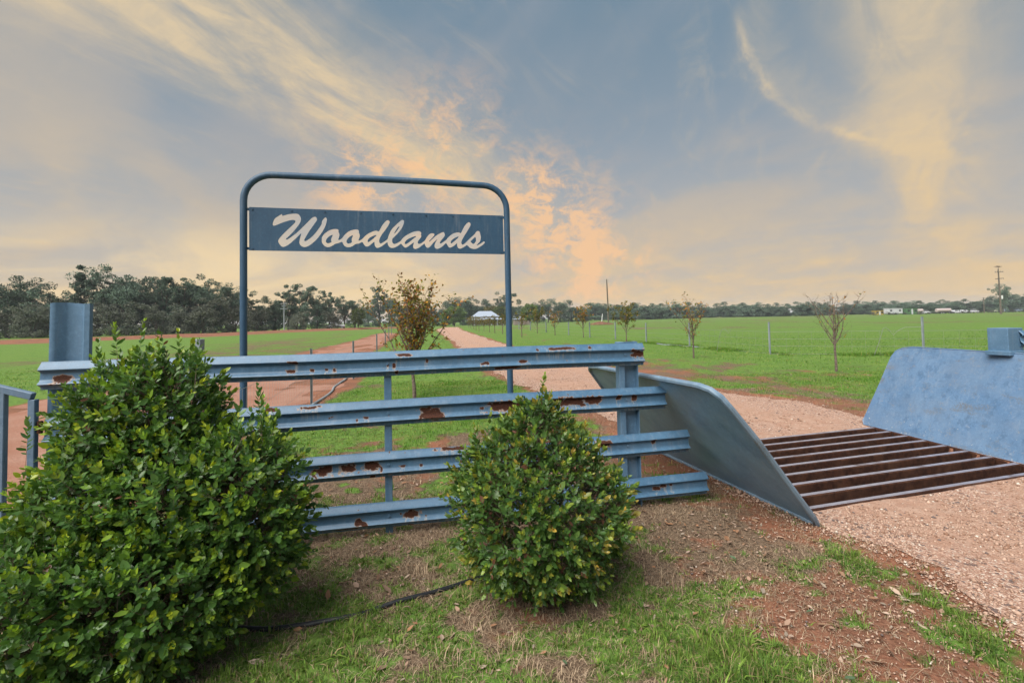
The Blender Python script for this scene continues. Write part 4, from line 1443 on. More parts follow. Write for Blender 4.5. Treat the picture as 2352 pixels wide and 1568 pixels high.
LFL = [(-2.56, 3.95), (-4.0, 9.6), (-4.55, 13.8), (-5.9, 21), (-7.9, 30), (-11, 43), (-15, 60)]
lf = wire_fence('thin wire fence on steel pickets along the red track left of the driveway', LFL,
                [(-4.0, 9.6, 1.10, 0.030), (-4.55, 13.8, 1.08, 0.032), (-5.9, 21, 1.08, 0.035), (-7.9, 30, 1.1, 0.04), (-11, 43, 1.1, 0.045), (-15, 60, 1.1, 0.05)],
                [0.14, 0.38, 0.64, 0.92], 0.0022, 0.15, (0, 1))
mb = MB()
mb.box((0, 0, 0.66), (0.062, 0.062, 1.66), None, 0.004)
mb.build('post', mat_galv, lf)
MB().tube([(-0.02, 0.03, 1.33), (-0.35, -0.35, 1.25)], 0.022, 8).build('brace', mat_galv, lf, True)
RFL = [(14.3, 16.9), (9.9, 18.7), (9.0, 24.7), (7.9, 28.7), (5.2, 45), (1.0, 75)]
rfn = wire_fence('low wire netting fence on steel pickets around the bright green right paddock', [(28, 11.2)] + RFL,
                 [(28, 11.2, 1.2, 0.04), (21.1, 14.1, 1.2, 0.04), (14.3, 16.9, 1.36, 0.045), (9.9, 18.7, 1.24, 0.042), (9.0, 24.7, 1.2, 0.045), (7.9, 28.7, 1.2, 0.045), (7.1, 33.5, 1.2, 0.05), (6.2, 39, 1.2, 0.055), (5.2, 45, 1.2, 0.055), (3.8, 55, 1.2, 0.06), (2.4, 65, 1.2, 0.06), (1.0, 75, 1.2, 0.07)],
                 [0.06, 0.35, 0.62, 0.90], 0.0042, 0.42, (0, 1, 2))
# bent wire hoops hung on the netting
for label, pts in (('tall bent wire hoop hung on the netting near the right hand picket', [(12.9, 17.35, 0.05), (13.05, 17.3, 0.5), (13.18, 17.25, 0.98), (13.24, 17.22, 1.03), (13.34, 17.2, 0.95), (13.46, 17.15, 0.76), (13.6, 17.1, 0.92), (13.8, 17.05, 1.02), (14.28, 16.9, 1.03)]),
                   ('small bent wire hook leaning on the netting left of the corner picket', [(8.95, 21.3, 0.05), (9.02, 21.2, 0.6), (9.1, 21.1, 0.95), (9.2, 21.0, 1.0), (9.3, 20.9, 0.8), (9.38, 20.8, 0.98)])):
    o = MB().tube(pts, 0.008, 5).build('wire_hoop', mat_wire)
    tag(o, label, 'wire')

# ------------------------------------------------------------------ hoses
mat_poly, t, b = material('black_poly_pipe', 0.5, 0, 0.4)
b.inputs['Base Color'].default_value = (0.012, 0.014, 0.018, 1)


def hose(name, pts, r, mat, label):
    P_ = np.array(pts, float)
    tt = np.linspace(0, len(P_) - 1, len(P_) * 6)
    X = np.interp(tt, np.arange(len(P_)), P_[:, 0])
    Y = np.interp(tt, np.arange(len(P_)), P_[:, 1])
    k5 = np.ones(7) / 7
    X = np.convolve(np.pad(X, 3, 'edge'), k5, 'valid')
    Y = np.convolve(np.pad(Y, 3, 'edge'), k5, 'valid')
    Z = gheight(X, Y) + r * 0.9 + 0.004 * np.sin(tt * 3)
    o = MB().tube(np.stack([X, Y, Z], 1), r, 9).build(name, mat, None, True)
    tag(o, label, 'hose')


hose('poly_pipe', [(-1.75, 2.62), (-1.39, 2.60), (-1.16, 2.63), (-0.92, 2.66), (-0.78, 2.76), (-0.60, 2.84), (-0.41, 2.95), (-0.15, 3.12)], 0.013, mat_poly, 'black irrigation pipe half buried in the grass between the two bushes')
hose('garden_hose', [(-3.9, 9.3), (-4.0, 10.16), (-4.19, 11.28), (-4.45, 12.0), (-4.54, 12.68), (-4.77, 14.03), (-5.2, 15)], 0.024, mat_galv, 'pale grey hose lying along the foot of the left wire fence')
hose('garden_hose', [(8.0, 27.2), (8.3, 26.0), (8.75, 24.6), (9.1, 23.6)], 0.03, mat_galv, 'grey pipe lying in the grass along the right paddock fence')

# ------------------------------------------------------------------ bushes
mat_leaf = leafmat('bush_leaf', 0.36, 0.30, 0.45)
mat_leaf_one, t, b = material('bush_leaf_single', 0.36, 0, 0.45)
oi = t.node('ShaderNodeObjectInfo')
t.put(b.inputs['Base Color'], oi.outputs['Color'])
tr = t.node('ShaderNodeBsdfTranslucent')
t.put(tr.inputs['Color'], t.mix(1.0, oi.outputs['Color'], (1.0, 1.0, 0.55), 'MULTIPLY'))
mx = t.node('ShaderNodeMixShader')
mx.inputs[0].default_value = 0.30
outn = [n for n in t.nt.nodes if n.type == 'OUTPUT_MATERIAL'][0]
t.nt.links.new(b.outputs[0], mx.inputs[1])
t.nt.links.new(tr.outputs[0], mx.inputs[2])
t.nt.links.new(mx.outputs[0], outn.inputs['Surface'])
mat_bark, t, b = material('bark', 0.9, 0, 0.1)
tcn = t.node('ShaderNodeTexCoord')
n1 = t.noise(t.vmap(tcn.outputs['Object'], scale=(1, 1, 0.25)), 14, 5, 0.65)
t.put(b.inputs['Base Color'], t.mix(t.step(n1, 0.3, 0.7), (0.055, 0.038, 0.030), (0.17, 0.125, 0.10)))
LEAF_ME = mesh_np('leaf', LEAF_V * np.array([1, 1, 1.6]), [LEAF_F4, LEAF_F3], [mat_leaf_one])


def leaf_objects(root, p, ax, nr, size, col, ws, base):
    ax = ax / (np.linalg.norm(ax, axis=1)[:, None] + 1e-9)
    sd_ = np.cross(nr, ax)
    sd_ /= np.linalg.norm(sd_, axis=1)[:, None] + 1e-9
    up = np.cross(ax, sd_)
    for i in range(len(p)):
        o = bpy.data.objects.new('leaf', LEAF_ME)
        M_ = Matrix.Identity(4)
        for r in range(3):
            M_[r][0] = ax[i, r] * size[i]
            M_[r][1] = sd_[i, r] * size[i] * ws[i]
            M_[r][2] = up[i, r] * size[i]
            M_[r][3] = p[i, r] - base[r]
        o.parent = root
        o.matrix_local = M_
        o.color = (*col[i], 1.0)
        COL.objects.link(o)


def nearest_leaves(p, size, n, cell=0.012):
    """the n leaves that show largest: first in their direction from the viewer, then by apparent size"""
    v = p - np.array(CAM)
    d = np.linalg.norm(v, axis=1)
    a = np.round(np.stack([v[:, 0] / v[:, 1], v[:, 2] / v[:, 1]], 1) / cell).astype(int)
    key = a[:, 0] * 100003 + a[:, 1]
    o_ = np.lexsort((d, key))
    first = np.ones(len(o_), bool)
    first[1:] = key[o_][1:] != key[o_][:-1]
    cand = o_[first]
    cand = cand[in_view(p[cand, 0], p[cand, 1], -0.02)]
    app = size[cand] / d[cand]
    return cand[np.argsort(-app)[:n]]


def shoots(P0, D0, ln, pitch, lsz, cols_old, cols_tip, tip_frac, brown=0.0):
    """leafy shoots: opposite pairs along each stem, younger and lighter towards the tip"""
    p_, a_, n_, s_, c_, w_ = [], [], [], [], [], []
    n = len(P0)
    D0 = D0 / np.linalg.norm(D0, axis=1)[:, None]
    ref = np.where(np.abs(D0[:, 2:3]) < 0.9, np.array([[0, 0, 1.0]]), np.array([[1.0, 0, 0]]))
    e1 = np.cross(D0, ref)
    e1 /= np.linalg.norm(e1, axis=1)[:, None]
    e2 = np.cross(D0, e1)
    rot = RNG.uniform(0, 2 * PI, n)
    tipc = RNG.uniform(0, 1, n)
    young = RNG.uniform(0, 1, n) < tip_frac
    pairs = np.maximum(3, (ln / pitch).astype(int))
    for k_ in range(int(pairs.max())):
        act = pairs > k_
        f_ = (k_ + 0.5) / pairs
        for s2 in (0, PI):
            ang = rot + (PI / 2) * (k_ % 2) + s2 + RNG.normal(0, .25, n)
            rad = np.cos(ang)[:, None] * e1 + np.sin(ang)[:, None] * e2
            al = (1.15 - 0.75 * f_ + RNG.normal(0, .18, n))
            ax = np.cos(al)[:, None] * D0 + np.sin(al)[:, None] * rad
            ax[:, 2] -= 0.12 * (1 - f_)
            nr = np.sin(al)[:, None] * D0 - np.cos(al)[:, None] * rad + RNG.normal(0, .22, (n, 3))
            nr[:, 2] += 0.25
            sz = lsz * np.exp(RNG.normal(0, .22, n)) * np.where(f_ > .8, 0.62, 1.0)
            base = P0 + D0 * (ln * f_)[:, None]
            mixf = np.clip((f_ - 0.45) / 0.5, 0, 1) * np.where(young, 1.0, 0.10)
            old = cols_old[0] + (cols_old[1] - cols_old[0]) * RNG.uniform(0, 1, (n, 1))
            tip = cols_tip[0] + (cols_tip[1] - cols_tip[0]) * tipc[:, None] ** 2
            col = old * (1 - mixf[:, None]) + tip * mixf[:, None]
            if brown > 0:
                bm = (RNG.uniform(0, 1, n) < brown) & (f_ < .5)
                col[bm] = np.array([0.16, 0.075, 0.05]) * RNG.uniform(.7, 1.4, (bm.sum(), 1))
            for lst, v in ((p_, base), (a_, ax), (n_, nr), (s_, sz), (c_, col), (w_, RNG.uniform(1.0, 1.35, n))):
                lst.append(v[act])
    return [np.concatenate(q) for q in (p_, a_, n_, s_, c_, w_)]


def make_bush(name, label, centre, P0, D0, ln, pitch, lsz, old, tip, tipf, brown, stems, cell):
    root = empty(name, (*centre, 0))
    tag(root, label, 'bush')
    base = np.array([*centre, 0.0])
    p, a, n, s_, c_, w_ = shoots(P0, D0, ln, pitch, lsz, old, tip, tipf, brown)
    k_ = p[:, 2] > 0.01
    p, a, n, s_, c_, w_ = p[k_], a[k_], n[k_], s_[k_], c_[k_], w_[k_]
    pick = nearest_leaves(p, s_, 300, cell)
    leaf_objects(root, p[pick], a[pick], n[pick], s_[pick], c_[pick], w_[pick], base)
    m_ = np.ones(len(p), bool)
    m_[pick] = False
    V, f4, f3, C = leaf_batch(p[m_] - base, a[m_], n[m_], s_[m_], c_[m_], w_[m_])
    me = mesh_np('foliage', V, [f4, f3], [mat_leaf], False, None, {'col': C})
    o = link(bpy.data.objects.new('foliage', me), root)
    o['kind'] = 'stuff'
    # stems: main limbs and the shoot stalks
    mb = MB()
    for (b0, b1, r) in stems:
        b0, b1 = np.array(b0), np.array(b1)
        mid = (b0 + b1) / 2 + np.array([0.03, -0.02, 0.03])
        mb.tube([b0 - base, mid - base, b1 - base], [r, r * .75, r * .4], 6)
    mb.build('limbs', mat_bark, root)
    # thin twigs as 3-sided needles
    Dn = D0 / np.linalg.norm(D0, axis=1)[:, None]
    A0, A1 = P0 - Dn * 0.10 - base, P0 + Dn * (ln * .9)[:, None] - base
    e = np.cross(Dn, np.array([0.3, 0.5, 0.8]))
    e /= np.linalg.norm(e, axis=1)[:, None]
    e2 = np.cross(Dn, e)
    r = 0.0016
    V = np.stack([A0 + e * r, A0 - e * r * .5 + e2 * r, A0 - e * r * .5 - e2 * r, A1], 1)
    i0 = (np.arange(len(A0)) * 4)[:, None, None]
    F_ = (i0 + np.array([[(0, 1, 3), (1, 2, 3), (2, 0, 3)]])).reshape(-1, 3)
    me = mesh_np('twigs', V.reshape(-1, 3), F_, [mat_bark])
    o = link(bpy.data.objects.new('twigs', me), root)
    o['kind'] = 'stuff'
    return root


def ell_shoots(E, dens, inset=(0.80, 1.02), up=0.45):
    P_, D_ = [], []
    for (c_, r_) in E:
        c_, r_ = np.array(c_), np.array(r_)
        area = 4 * PI * ((r_[0] * r_[1]) ** 1.6 + (r_[0] * r_[2]) ** 1.6 + (r_[1] * r_[2]) ** 1.6) ** (1 / 1.6) / 3 ** (1 / 1.6)
        n = int(area * dens)
        v = RNG.normal(0, 1, (n, 3))
        v /= np.linalg.norm(v, axis=1)[:, None]
        lump = 0.78 + 0.46 * fbm(v[:, 0] * 3.0 + c_[0] * 3, v[:, 2] * 3.0 + v[:, 1] * 2.3, 13, 3) + 0.34 * (fbm(v[:, 0] * 6.5 + c_[1] * 5, v[:, 2] * 6.5 + v[:, 1] * 5.1, 29, 2) - .5)
        p = c_ + v * r_ * (RNG.uniform(*inset, n) * lump)[:, None]
        nn = v / r_
        nn /= np.linalg.norm(nn, axis=1)[:, None]
        d = nn + np.array([0, 0, up]) + RNG.normal(0, .28, (n, 3))
        k_ = p[:, 2] > 0.02
        for (c2, r2) in E:
            if c2 is c_.tolist() or tuple(c2) == tuple(c_):
                continue
            q = np.linalg.norm((p - np.array(c2)) / np.array(r2), axis=1)
            k_ &= q > 0.72
        P_.append(p[k_])
        D_.append(d[k_])
    return np.concatenate(P_), np.concatenate(D_)


def revolve_shoots(centre, prof, dens, inset=(0.80, 1.0), up=0.6):
    pr = np.array(prof)
    zz = RNG.uniform(pr[0, 0], pr[-1, 0], 60000)
    rr = np.interp(zz, pr[:, 0], pr[:, 1])
    area = 2 * PI * np.mean(rr) * (pr[-1, 0] - pr[0, 0]) * 1.25
    k_ = RNG.uniform(0, rr.max(), len(zz)) < rr + 0.03
    zz, rr = zz[k_][:int(area * dens)], rr[k_][:int(area * dens)]
    a = RNG.uniform(0, 2 * PI, len(zz))
    lump = 0.72 + 0.58 * fbm(np.cos(a) * 2.2 + 4, np.sin(a) * 2.2 + zz * 6, 19, 3) + 0.34 * (fbm(np.cos(a) * 5 + 9, np.sin(a) * 5 + zz * 13, 37, 2) - .5)
    r = rr * RNG.uniform(*inset, len(zz)) * lump
    p = np.stack([centre[0] + r * np.cos(a), centre[1] + r * np.sin(a), zz], 1)
    sl = np.interp(zz + .05, pr[:, 0], pr[:, 1]) - np.interp(zz - .05, pr[:, 0], pr[:, 1])
    d = np.stack([np.cos(a), np.sin(a), np.clip(-sl / .1, -.6, 2.0) + up], 1) + RNG.normal(0, .25, (len(zz), 3))
    return p, d


E1 = [((-2.10, 2.64, 1.00), (0.20, 0.30, 0.36)), ((-1.90, 2.68, 1.00), (0.20, 0.30, 0.38)), ((-2.04, 2.54, 0.58), (0.38, 0.40, 0.46)), ((-1.38, 2.52, 0.63), (0.23, 0.26, 0.42)), ((-1.78, 2.34, 0.33), (0.43, 0.36, 0.34)), ((-2.10, 2.22, 0.33), (0.38, 0.36, 0.33)), ((-1.72, 2.5, 0.62), (0.28, 0.34, 0.40))]
P0, D0 = ell_shoots(E1, 620)
k_ = in_view(P0[:, 0], P0[:, 1], 0.12)
# a loose inner layer fills the depth of the shrub
P1, D1 = ell_shoots(E1, 170, (0.45, 0.75), 0.3)
P0, D0 = np.concatenate([P0, P1]), np.concatenate([D0, D1])
# stray long shoots at the crown
px_ = np.array([(-2.02, 2.62, 1.46), (-2.12, 2.6, 1.44), (-1.90, 2.66, 1.45), (-1.80, 2.62, 1.40), (-1.70, 2.6, 1.34), (-2.22, 2.6, 1.36), (-1.40, 2.45, 1.08), (-1.30, 2.5, 1.10), (-1.24, 2.46, 1.0), (-2.5, 2.5, .95)])
P0 = np.concatenate([P0, px_])
D0 = np.concatenate([D0, np.stack([RNG.normal(0, .2, 10), RNG.normal(0, .2, 10), np.ones(10)], 1)])
ln = np.concatenate([RNG.uniform(0.05, 0.15, len(P0) - 10), RNG.uniform(0.14, 0.20, 10)])
OLD1 = np.array([[0.040, 0.105, 0.028], [0.090, 0.195, 0.045]])
TIP1 = np.array([[0.190, 0.340, 0.034], [0.430, 0.480, 0.030]])
make_bush('hedge_bush', 'large rounded glossy green bush in the left foreground hiding the rail fence', (-1.95, 2.5), P0, D0, ln, 0.019, 0.036, OLD1, TIP1, 0.66, 0.012,
          [((-1.95, 2.55, -.05), (-1.95, 2.62, 1.2), .03), ((-1.95, 2.55, -.05), (-1.45, 2.5, .8), .02), ((-1.95, 2.55, -.05), (-2.35, 2.4, .8), .02), ((-1.9, 2.5, -.05), (-1.7, 2.3, .6), .018)], 0.010)
PR2 = [(0.03, 0.19), (0.10, 0.29), (0.22, 0.41), (0.38, 0.495), (0.54, 0.48), (0.68, 0.41), (0.79, 0.32), (0.87, 0.22), (0.94, 0.135), (1.0, 0.07), (1.06, 0.035)]
C2 = (0.135, 3.0)
P0, D0 = revolve_shoots(C2, PR2, 560)
P1, D1 = revolve_shoots(C2, PR2, 170, (0.4, 0.72), .3)
xs = np.array([(0.17, 2.98, 1.06), (0.19, 2.96, 1.04), (0.15, 3.0, 1.08), (-0.16, 2.9, .88), (-0.09, 2.88, .90), (-0.22, 2.92, .82), (0.42, 2.92, .84), (0.2, 2.9, 1.0), (0.5, 2.95, .74), (0.02, 2.86, .86)])
P0 = np.concatenate([P0, P1, xs])
D0 = np.concatenate([D0, D1, np.stack([RNG.normal(0, .12, 10), RNG.normal(0, .12, 10), np.ones(10)], 1)])
ln = np.concatenate([RNG.uniform(0.06, 0.13, len(P0) - 10), RNG.uniform(0.12, 0.19, 10)])
OLD2 = np.array([[0.042, 0.105, 0.028], [0.088, 0.180, 0.042]])
TIP2 = np.array([[0.210, 0.320, 0.032], [0.46, 0.300, 0.060]])
make_bush('hedge_bush', 'smaller teardrop shaped bush with reddish young tips standing before the rails', C2, P0, D0, ln, 0.018, 0.035, OLD2, TIP2, 0.62, 0.07,
          [((C2[0], C2[1], -.05), (C2[0], C2[1], .95), .025), ((C2[0], C2[1], -.05), (C2[0] - .3, C2[1], .5), .016), ((C2[0], C2[1], -.05), (C2[0] + .3, C2[1], .5), .016)], 0.009)
# dry cut twigs at the very bottom left
o = MB().tube([(-1.72, 1.72, 0.26), (-1.60, 1.74, 0.30), (-1.50, 1.78, 0.34), (-1.44, 1.8, 0.36)], [.004, .004, .003, .0015], 5)
for q in ((-1.62, 1.74, .295), (-1.56, 1.76, .315), (-1.51, 1.775, .335)):
    o.tube([q, (q[0] - .02, q[1] - .03, q[2] - .10)], [.002, .001], 4)
tag(o.build('dead_twig', mat_straw), 'pale dead twig poking out of the large bush at the bottom left', 'twig')

# larger fallen leaves, one by one
spots = [(0.92, 2.62), (1.35, 2.52), (1.28, 2.85), (1.52, 2.62), (1.62, 2.35), (1.80, 2.62), (1.98, 2.72), (1.72, 2.9), (2.02, 2.45), (1.1, 2.35), (0.55, 2.12), (0.2, 2.3), (-0.15, 2.55), (-0.38, 2.45), (-0.6, 2.75), (-0.95, 2.95), (-0.7, 3.05),
         (1.05, 3.25), (1.2, 3.05), (1.42, 3.2), (1.5, 3.45), (1.62, 3.62), (1.28, 3.6), (0.95, 3.3), (1.9, 3.4), (1.05, 2.1), (1.25, 2.12), (1.45, 2.15), (-0.2, 2.15), (-1.05, 3.3)]
for i, (x_, y_) in enumerate(spots):
    o = bpy.data.objects.new('fallen_leaf', LEAF_ME)
    s_ = random.uniform(0.040, 0.062)
    o.location = (x_, y_, float(gheight(np.array([x_]), np.array([y_]))[0]) + 0.022)
    o.rotation_euler = (random.uniform(-.3, .3), random.uniform(-.3, .2), random.uniform(0, 6.3))
    o.scale = (s_, s_ * random.uniform(.8, 1.3), s_)
    if i % 8 == 3:
        o.color = (0.10, 0.16, 0.09, 1)
        tag(o, 'fallen grey green leaf lying on the bare ground by the driveway edge' if x_ > 1 else 'fallen grey green leaf lying in the grass before the bushes', 'leaf', 'green leaves fallen on the ground')
    else:
        o.color = random.choice([(0.40, 0.27, 0.20, 1), (0.36, 0.20, 0.12, 1), (0.46, 0.36, 0.28, 1)])
        tag(o, 'dry pinkish brown leaf lying on the litter in the foreground', 'leaf', 'brown leaves fallen in the foreground')
    link(o)
ORD = 'first second third fourth fifth sixth seventh eighth ninth tenth eleventh twelfth thirteenth fourteenth fifteenth sixteenth seventeenth eighteenth nineteenth twentieth'.split()
ORD += ['twenty-' + o_ for o_ in ORD[:9]]


# ------------------------------------------------------------------ young deciduous trees along the driveway
mat_tleaf = leafmat('autumn_leaf', 0.6, 0.35, 0.2)
mat_twig, t, b = material('young_bark', 0.85, 0, 0.15)
tcn = t.node('ShaderNodeTexCoord')
n1 = t.noise(tcn.outputs['Object'], 20, 4, 0.6)
t.put(b.inputs['Base Color'], t.mix(t.step(n1, 0.3, 0.7), (0.075, 0.055, 0.048), (0.19, 0.15, 0.13)))
AUT = np.array([(0.36, 0.15, 0.04), (0.42, 0.22, 0.04), (0.22, 0.20, 0.04), (0.16, 0.19, 0.035), (0.12, 0.15, 0.035), (0.30, 0.12, 0.05), (0.25, 0.15, 0.08), (0.5, 0.27, 0.03)])
AUT_N = np.concatenate([AUT, np.array([(0.20, 0.20, 0.05), (0.15, 0.17, 0.04), (0.22, 0.16, 0.09), (0.17, 0.12, 0.07), (0.24, 0.21, 0.05)])])
OLIVE = np.array([(0.14, 0.15, 0.03), (0.20, 0.17, 0.035), (0.12, 0.12, 0.03), (0.24, 0.15, 0.04), (0.10, 0.13, 0.03)])


def young_tree(seed, H, spread, nleaf, lsz, pal, rt, th=0.28, limbs=8, sides=6, twigs=True, top_bias=0.0):
    rg = random.Random(seed)
    mb = MB()
    P_, A_ = [], []
    lean = rg.uniform(-.03, .03)
    trunk = [(0, 0, -0.1), (lean * .3, 0, H * th * .5), (lean, 0.01, H * th), (lean * 1.5, .02, H * (th + .18)), (lean * 2, 0, H * .72), (lean * 2, 0.02, H * .93)]
    mb.tube(trunk, [rt * 1.15, rt, rt * .85, rt * .55, rt * .3, rt * .08], sides)

    def seg(p, d, L_, r, n_, curl):
        pts, rs = [np.array(p)], [r]
        d = np.array(d, float)
        for i in range(n_):
            d = d + np.array([rg.gauss(0, .12), rg.gauss(0, .12), curl + rg.gauss(0, .06)])
            d /= np.linalg.norm(d)
            pts.append(pts[-1] + d * L_ / n_)
            rs.append(r * (1 - .85 * (i + 1) / n_))
        return pts, rs

    for i in range(limbs):
        a = i * 2.399 + rg.uniform(-.4, .4)
        z = H * (th + 0.02 + 0.30 * (i / limbs) ** 1.2)
        out = rg.uniform(.55, 1.0) * (1.15 - .5 * i / limbs)
        L_ = H * (0.98 - z / H) * rg.uniform(.75, 1.0)
        d = (math.cos(a) * out, math.sin(a) * out, 1.0)
        sc_ = spread / (H * .5)
        d = (d[0] * sc_, d[1] * sc_, d[2])
        pts, rs = seg((lean, 0, z), np.array(d) / np.linalg.norm(d), L_, rt * .50, 6, .05)
        mb.tube(pts, rs, max(4, sides - 2), cap=False)
        for j in range(1, 7):
            if not twigs and j % 2:
                continue
            p = pts[j]
            for s2 in range(2):
                a2 = rg.uniform(0, 6.3)
                dd = np.array([math.cos(a2), math.sin(a2), rg.uniform(.3, 1.3)])
                L2 = L_ * rg.uniform(.18, .42) * (1 - .35 * j / 6)
                q, r2 = seg(p, dd / np.linalg.norm(dd), L2, rt * .16, 3, .10)
                mb.tube(q, np.maximum(r2, rt * .03), 3, cap=False)
                for q_, q2 in zip(q[:-1], q[1:]):
                    for _ in range(3):
                        f_ = rg.random()
                        P_.append(q_ * (1 - f_) + q2 * f_)
                        A_.append(q2 - q_)
                if twigs:
                    for _ in range(2):
                        a3 = rg.uniform(0, 6.3)
                        d3 = np.array([math.cos(a3), math.sin(a3), rg.uniform(.2, 1.5)])
                        q3, r3 = seg(q[rg.randint(1, 3)], d3 / np.linalg.norm(d3), L2 * .5, rt * .07, 2, .1)
                        mb.tube(q3, np.maximum(r3, rt * .025), 3, cap=False)
                        P_ += [q3[1], q3[2]]
                        A_ += [q3[1] - q3[0], q3[2] - q3[1]]
    P_ = np.array(P_)
    A_ = np.array(A_)
    rs_ = np.random.default_rng(seed)
    wgt = np.ones(len(P_))
    wgt *= np.where(P_[:, 2] > H * .40, 1, .25)
    idx = rs_.choice(len(P_), nleaf, p=wgt / wgt.sum())
    p = P_[idx] + rs_.normal(0, lsz * .35, (nleaf, 3))
    ax = A_[idx] / np.linalg.norm(A_[idx], axis=1)[:, None] + rs_.normal(0, .8, (nleaf, 3))
    ax[:, 2] -= .45
    nr = rs_.normal(0, 1, (nleaf, 3)) + np.array([0, 0, .5])
    return mb, p, ax, nr, lsz * rs_.uniform(.65, 1.25, nleaf), pal[rs_.integers(0, len(pal), nleaf)] * rs_.uniform(.7, 1.25, (nleaf, 1))


def put_tree(name, label, group, xy, rz, args, singles=0):
    root = empty(name, (*xy, float(gheight(np.array([xy[0]]), np.array([xy[1]]))[0])), rz)
    tag(root, label, 'tree', group)
    mb, p, ax, nr, s_, c_ = young_tree(*args)
    mb.build('trunk', mat_twig, root, True)
    ws = np.full(len(p), 1.35)
    if singles:
        o_ = np.argsort(-s_)[:singles]
        leaf_objects(root, p[o_], ax[o_], nr[o_], s_[o_], c_[o_], ws[o_], np.zeros(3))
        m_ = np.ones(len(p), bool)
        m_[o_] = False
        p, ax, nr, s_, c_, ws = p[m_], ax[m_], nr[m_], s_[m_], c_[m_], ws[m_]
    V, f4, f3, C = leaf_batch(p, ax, nr, s_, c_, ws)
    me = mesh_np('crown', V, [f4, f3], [mat_tleaf], False, None, {'col': C})
    o = link(bpy.data.objects.new('crown', me), root)
    o['kind'] = 'stuff'
    return root


put_tree('ornamental_tree', 'small tree with orange, olive and green autumn leaves standing behind the rails', 'young trees along the driveway', (-2.06, 10.1), 0.6, (31, 2.42, 1.0, 2600, 0.064, AUT_N, 0.040, 0.20, 15, 8), 200)
ROW = [((8.73, 13.15), 'nearly bare young tree with dark forked twigs nearest the right hand wing', (5, 2.25, 0.85, 70, 0.055, AUT, 0.032, 0.26, 9, 7), 1.1),
       ((6.76, 18.2), 'thin young tree holding a few brown leaves right of the rail fence', (8, 2.3, 0.62, 330, 0.070, AUT, 0.030, 0.20, 9, 6), 2.0),
       ((7.1, 30.3), 'fuller olive leaved young tree above the right end of the top rail', (12, 2.5, 0.95, 1100, 0.10, OLIVE, 0.035, 0.20, 9, 5, False), 0.3),
       ((5.67, 38.9), 'young brownish tree just left of the tall bare pole', (14, 2.5, 0.85, 620, 0.11, AUT, 0.035, 0.22, 8, 4, False), 0.9),
       ((3.95, 45.2), 'bare looking young tree second left of the tall bare pole', (17, 2.3, 1.0, 320, 0.11, AUT, 0.035, 0.22, 8, 4, False), 1.7),
       ((2.69, 53.0), 'olive young tree third left of the tall bare pole', (21, 2.9, 1.1, 620, 0.13, OLIVE, 0.04, 0.22, 8, 4, False), 2.6)]
for xy, lb, ar, rz in ROW:
    put_tree('ornamental_tree', lb, 'young trees along the driveway', xy, rz, ar)
first = put_tree('ornamental_tree', 'tiny young tree of the far row before the house, first from the sign post', 'small trees in front of the house', (0.8, 42.6), 0.0, (25, 2.2, 0.8, 260, 0.12, OLIVE, 0.04, 0.3, 7, 4, False))
for i, (x_, y_, s2) in enumerate([(-1.1, 53.1, 1.0), (-2.1, 57, .95), (-2.9, 60.8, .9), (-3.9, 65.9, .95), (-4.7, 67.7, .9), (-5.9, 78, 1.0), (-6.9, 86, 1.0), (-8.2, 95, 1.05), (-9.4, 104, 1.05)]):
    c_ = copy_tree(first)
    c_['label'] = 'tiny young tree of the far row before the house, %s from the sign post' % ORD[i + 1]
    c_.location = (x_, y_, 0)
    c_.rotation_euler = (0, 0, i * 1.3)
    c_.scale = (s2, s2, s2)

# ------------------------------------------------------------------ gum trees
mat_gum, t, b = material('gum_foliage', 0.7, 0, 0.15)
oi = t.node('ShaderNodeObjectInfo')
a = t.attr('col').outputs['Color']
hs = t.node('ShaderNodeHueSaturation')
t.put(hs.inputs['Color'], a)
t.put(hs.inputs['Value'], t.add(0.80, t.mul(oi.outputs['Random'], 0.75)))
t.put(hs.inputs['Hue'], t.add(0.485, t.mul(oi.outputs['Random'], 0.03)))
hs.inputs['Saturation'].default_value = 0.92
t.put(b.inputs['Base Color'], hs.outputs[0])
mat_gumbark, t, b = material('gum_bark', 0.9, 0, 0.1)
tcn = t.node('ShaderNodeTexCoord')
n1 = t.noise(t.vmap(tcn.outputs['Object'], scale=(1, 1, .3)), 3, 5, 0.65)
t.put(b.inputs['Base Color'], t.mix(t.step(n1, 0.35, 0.68), (0.05, 0.042, 0.038), (0.19, 0.165, 0.15)))


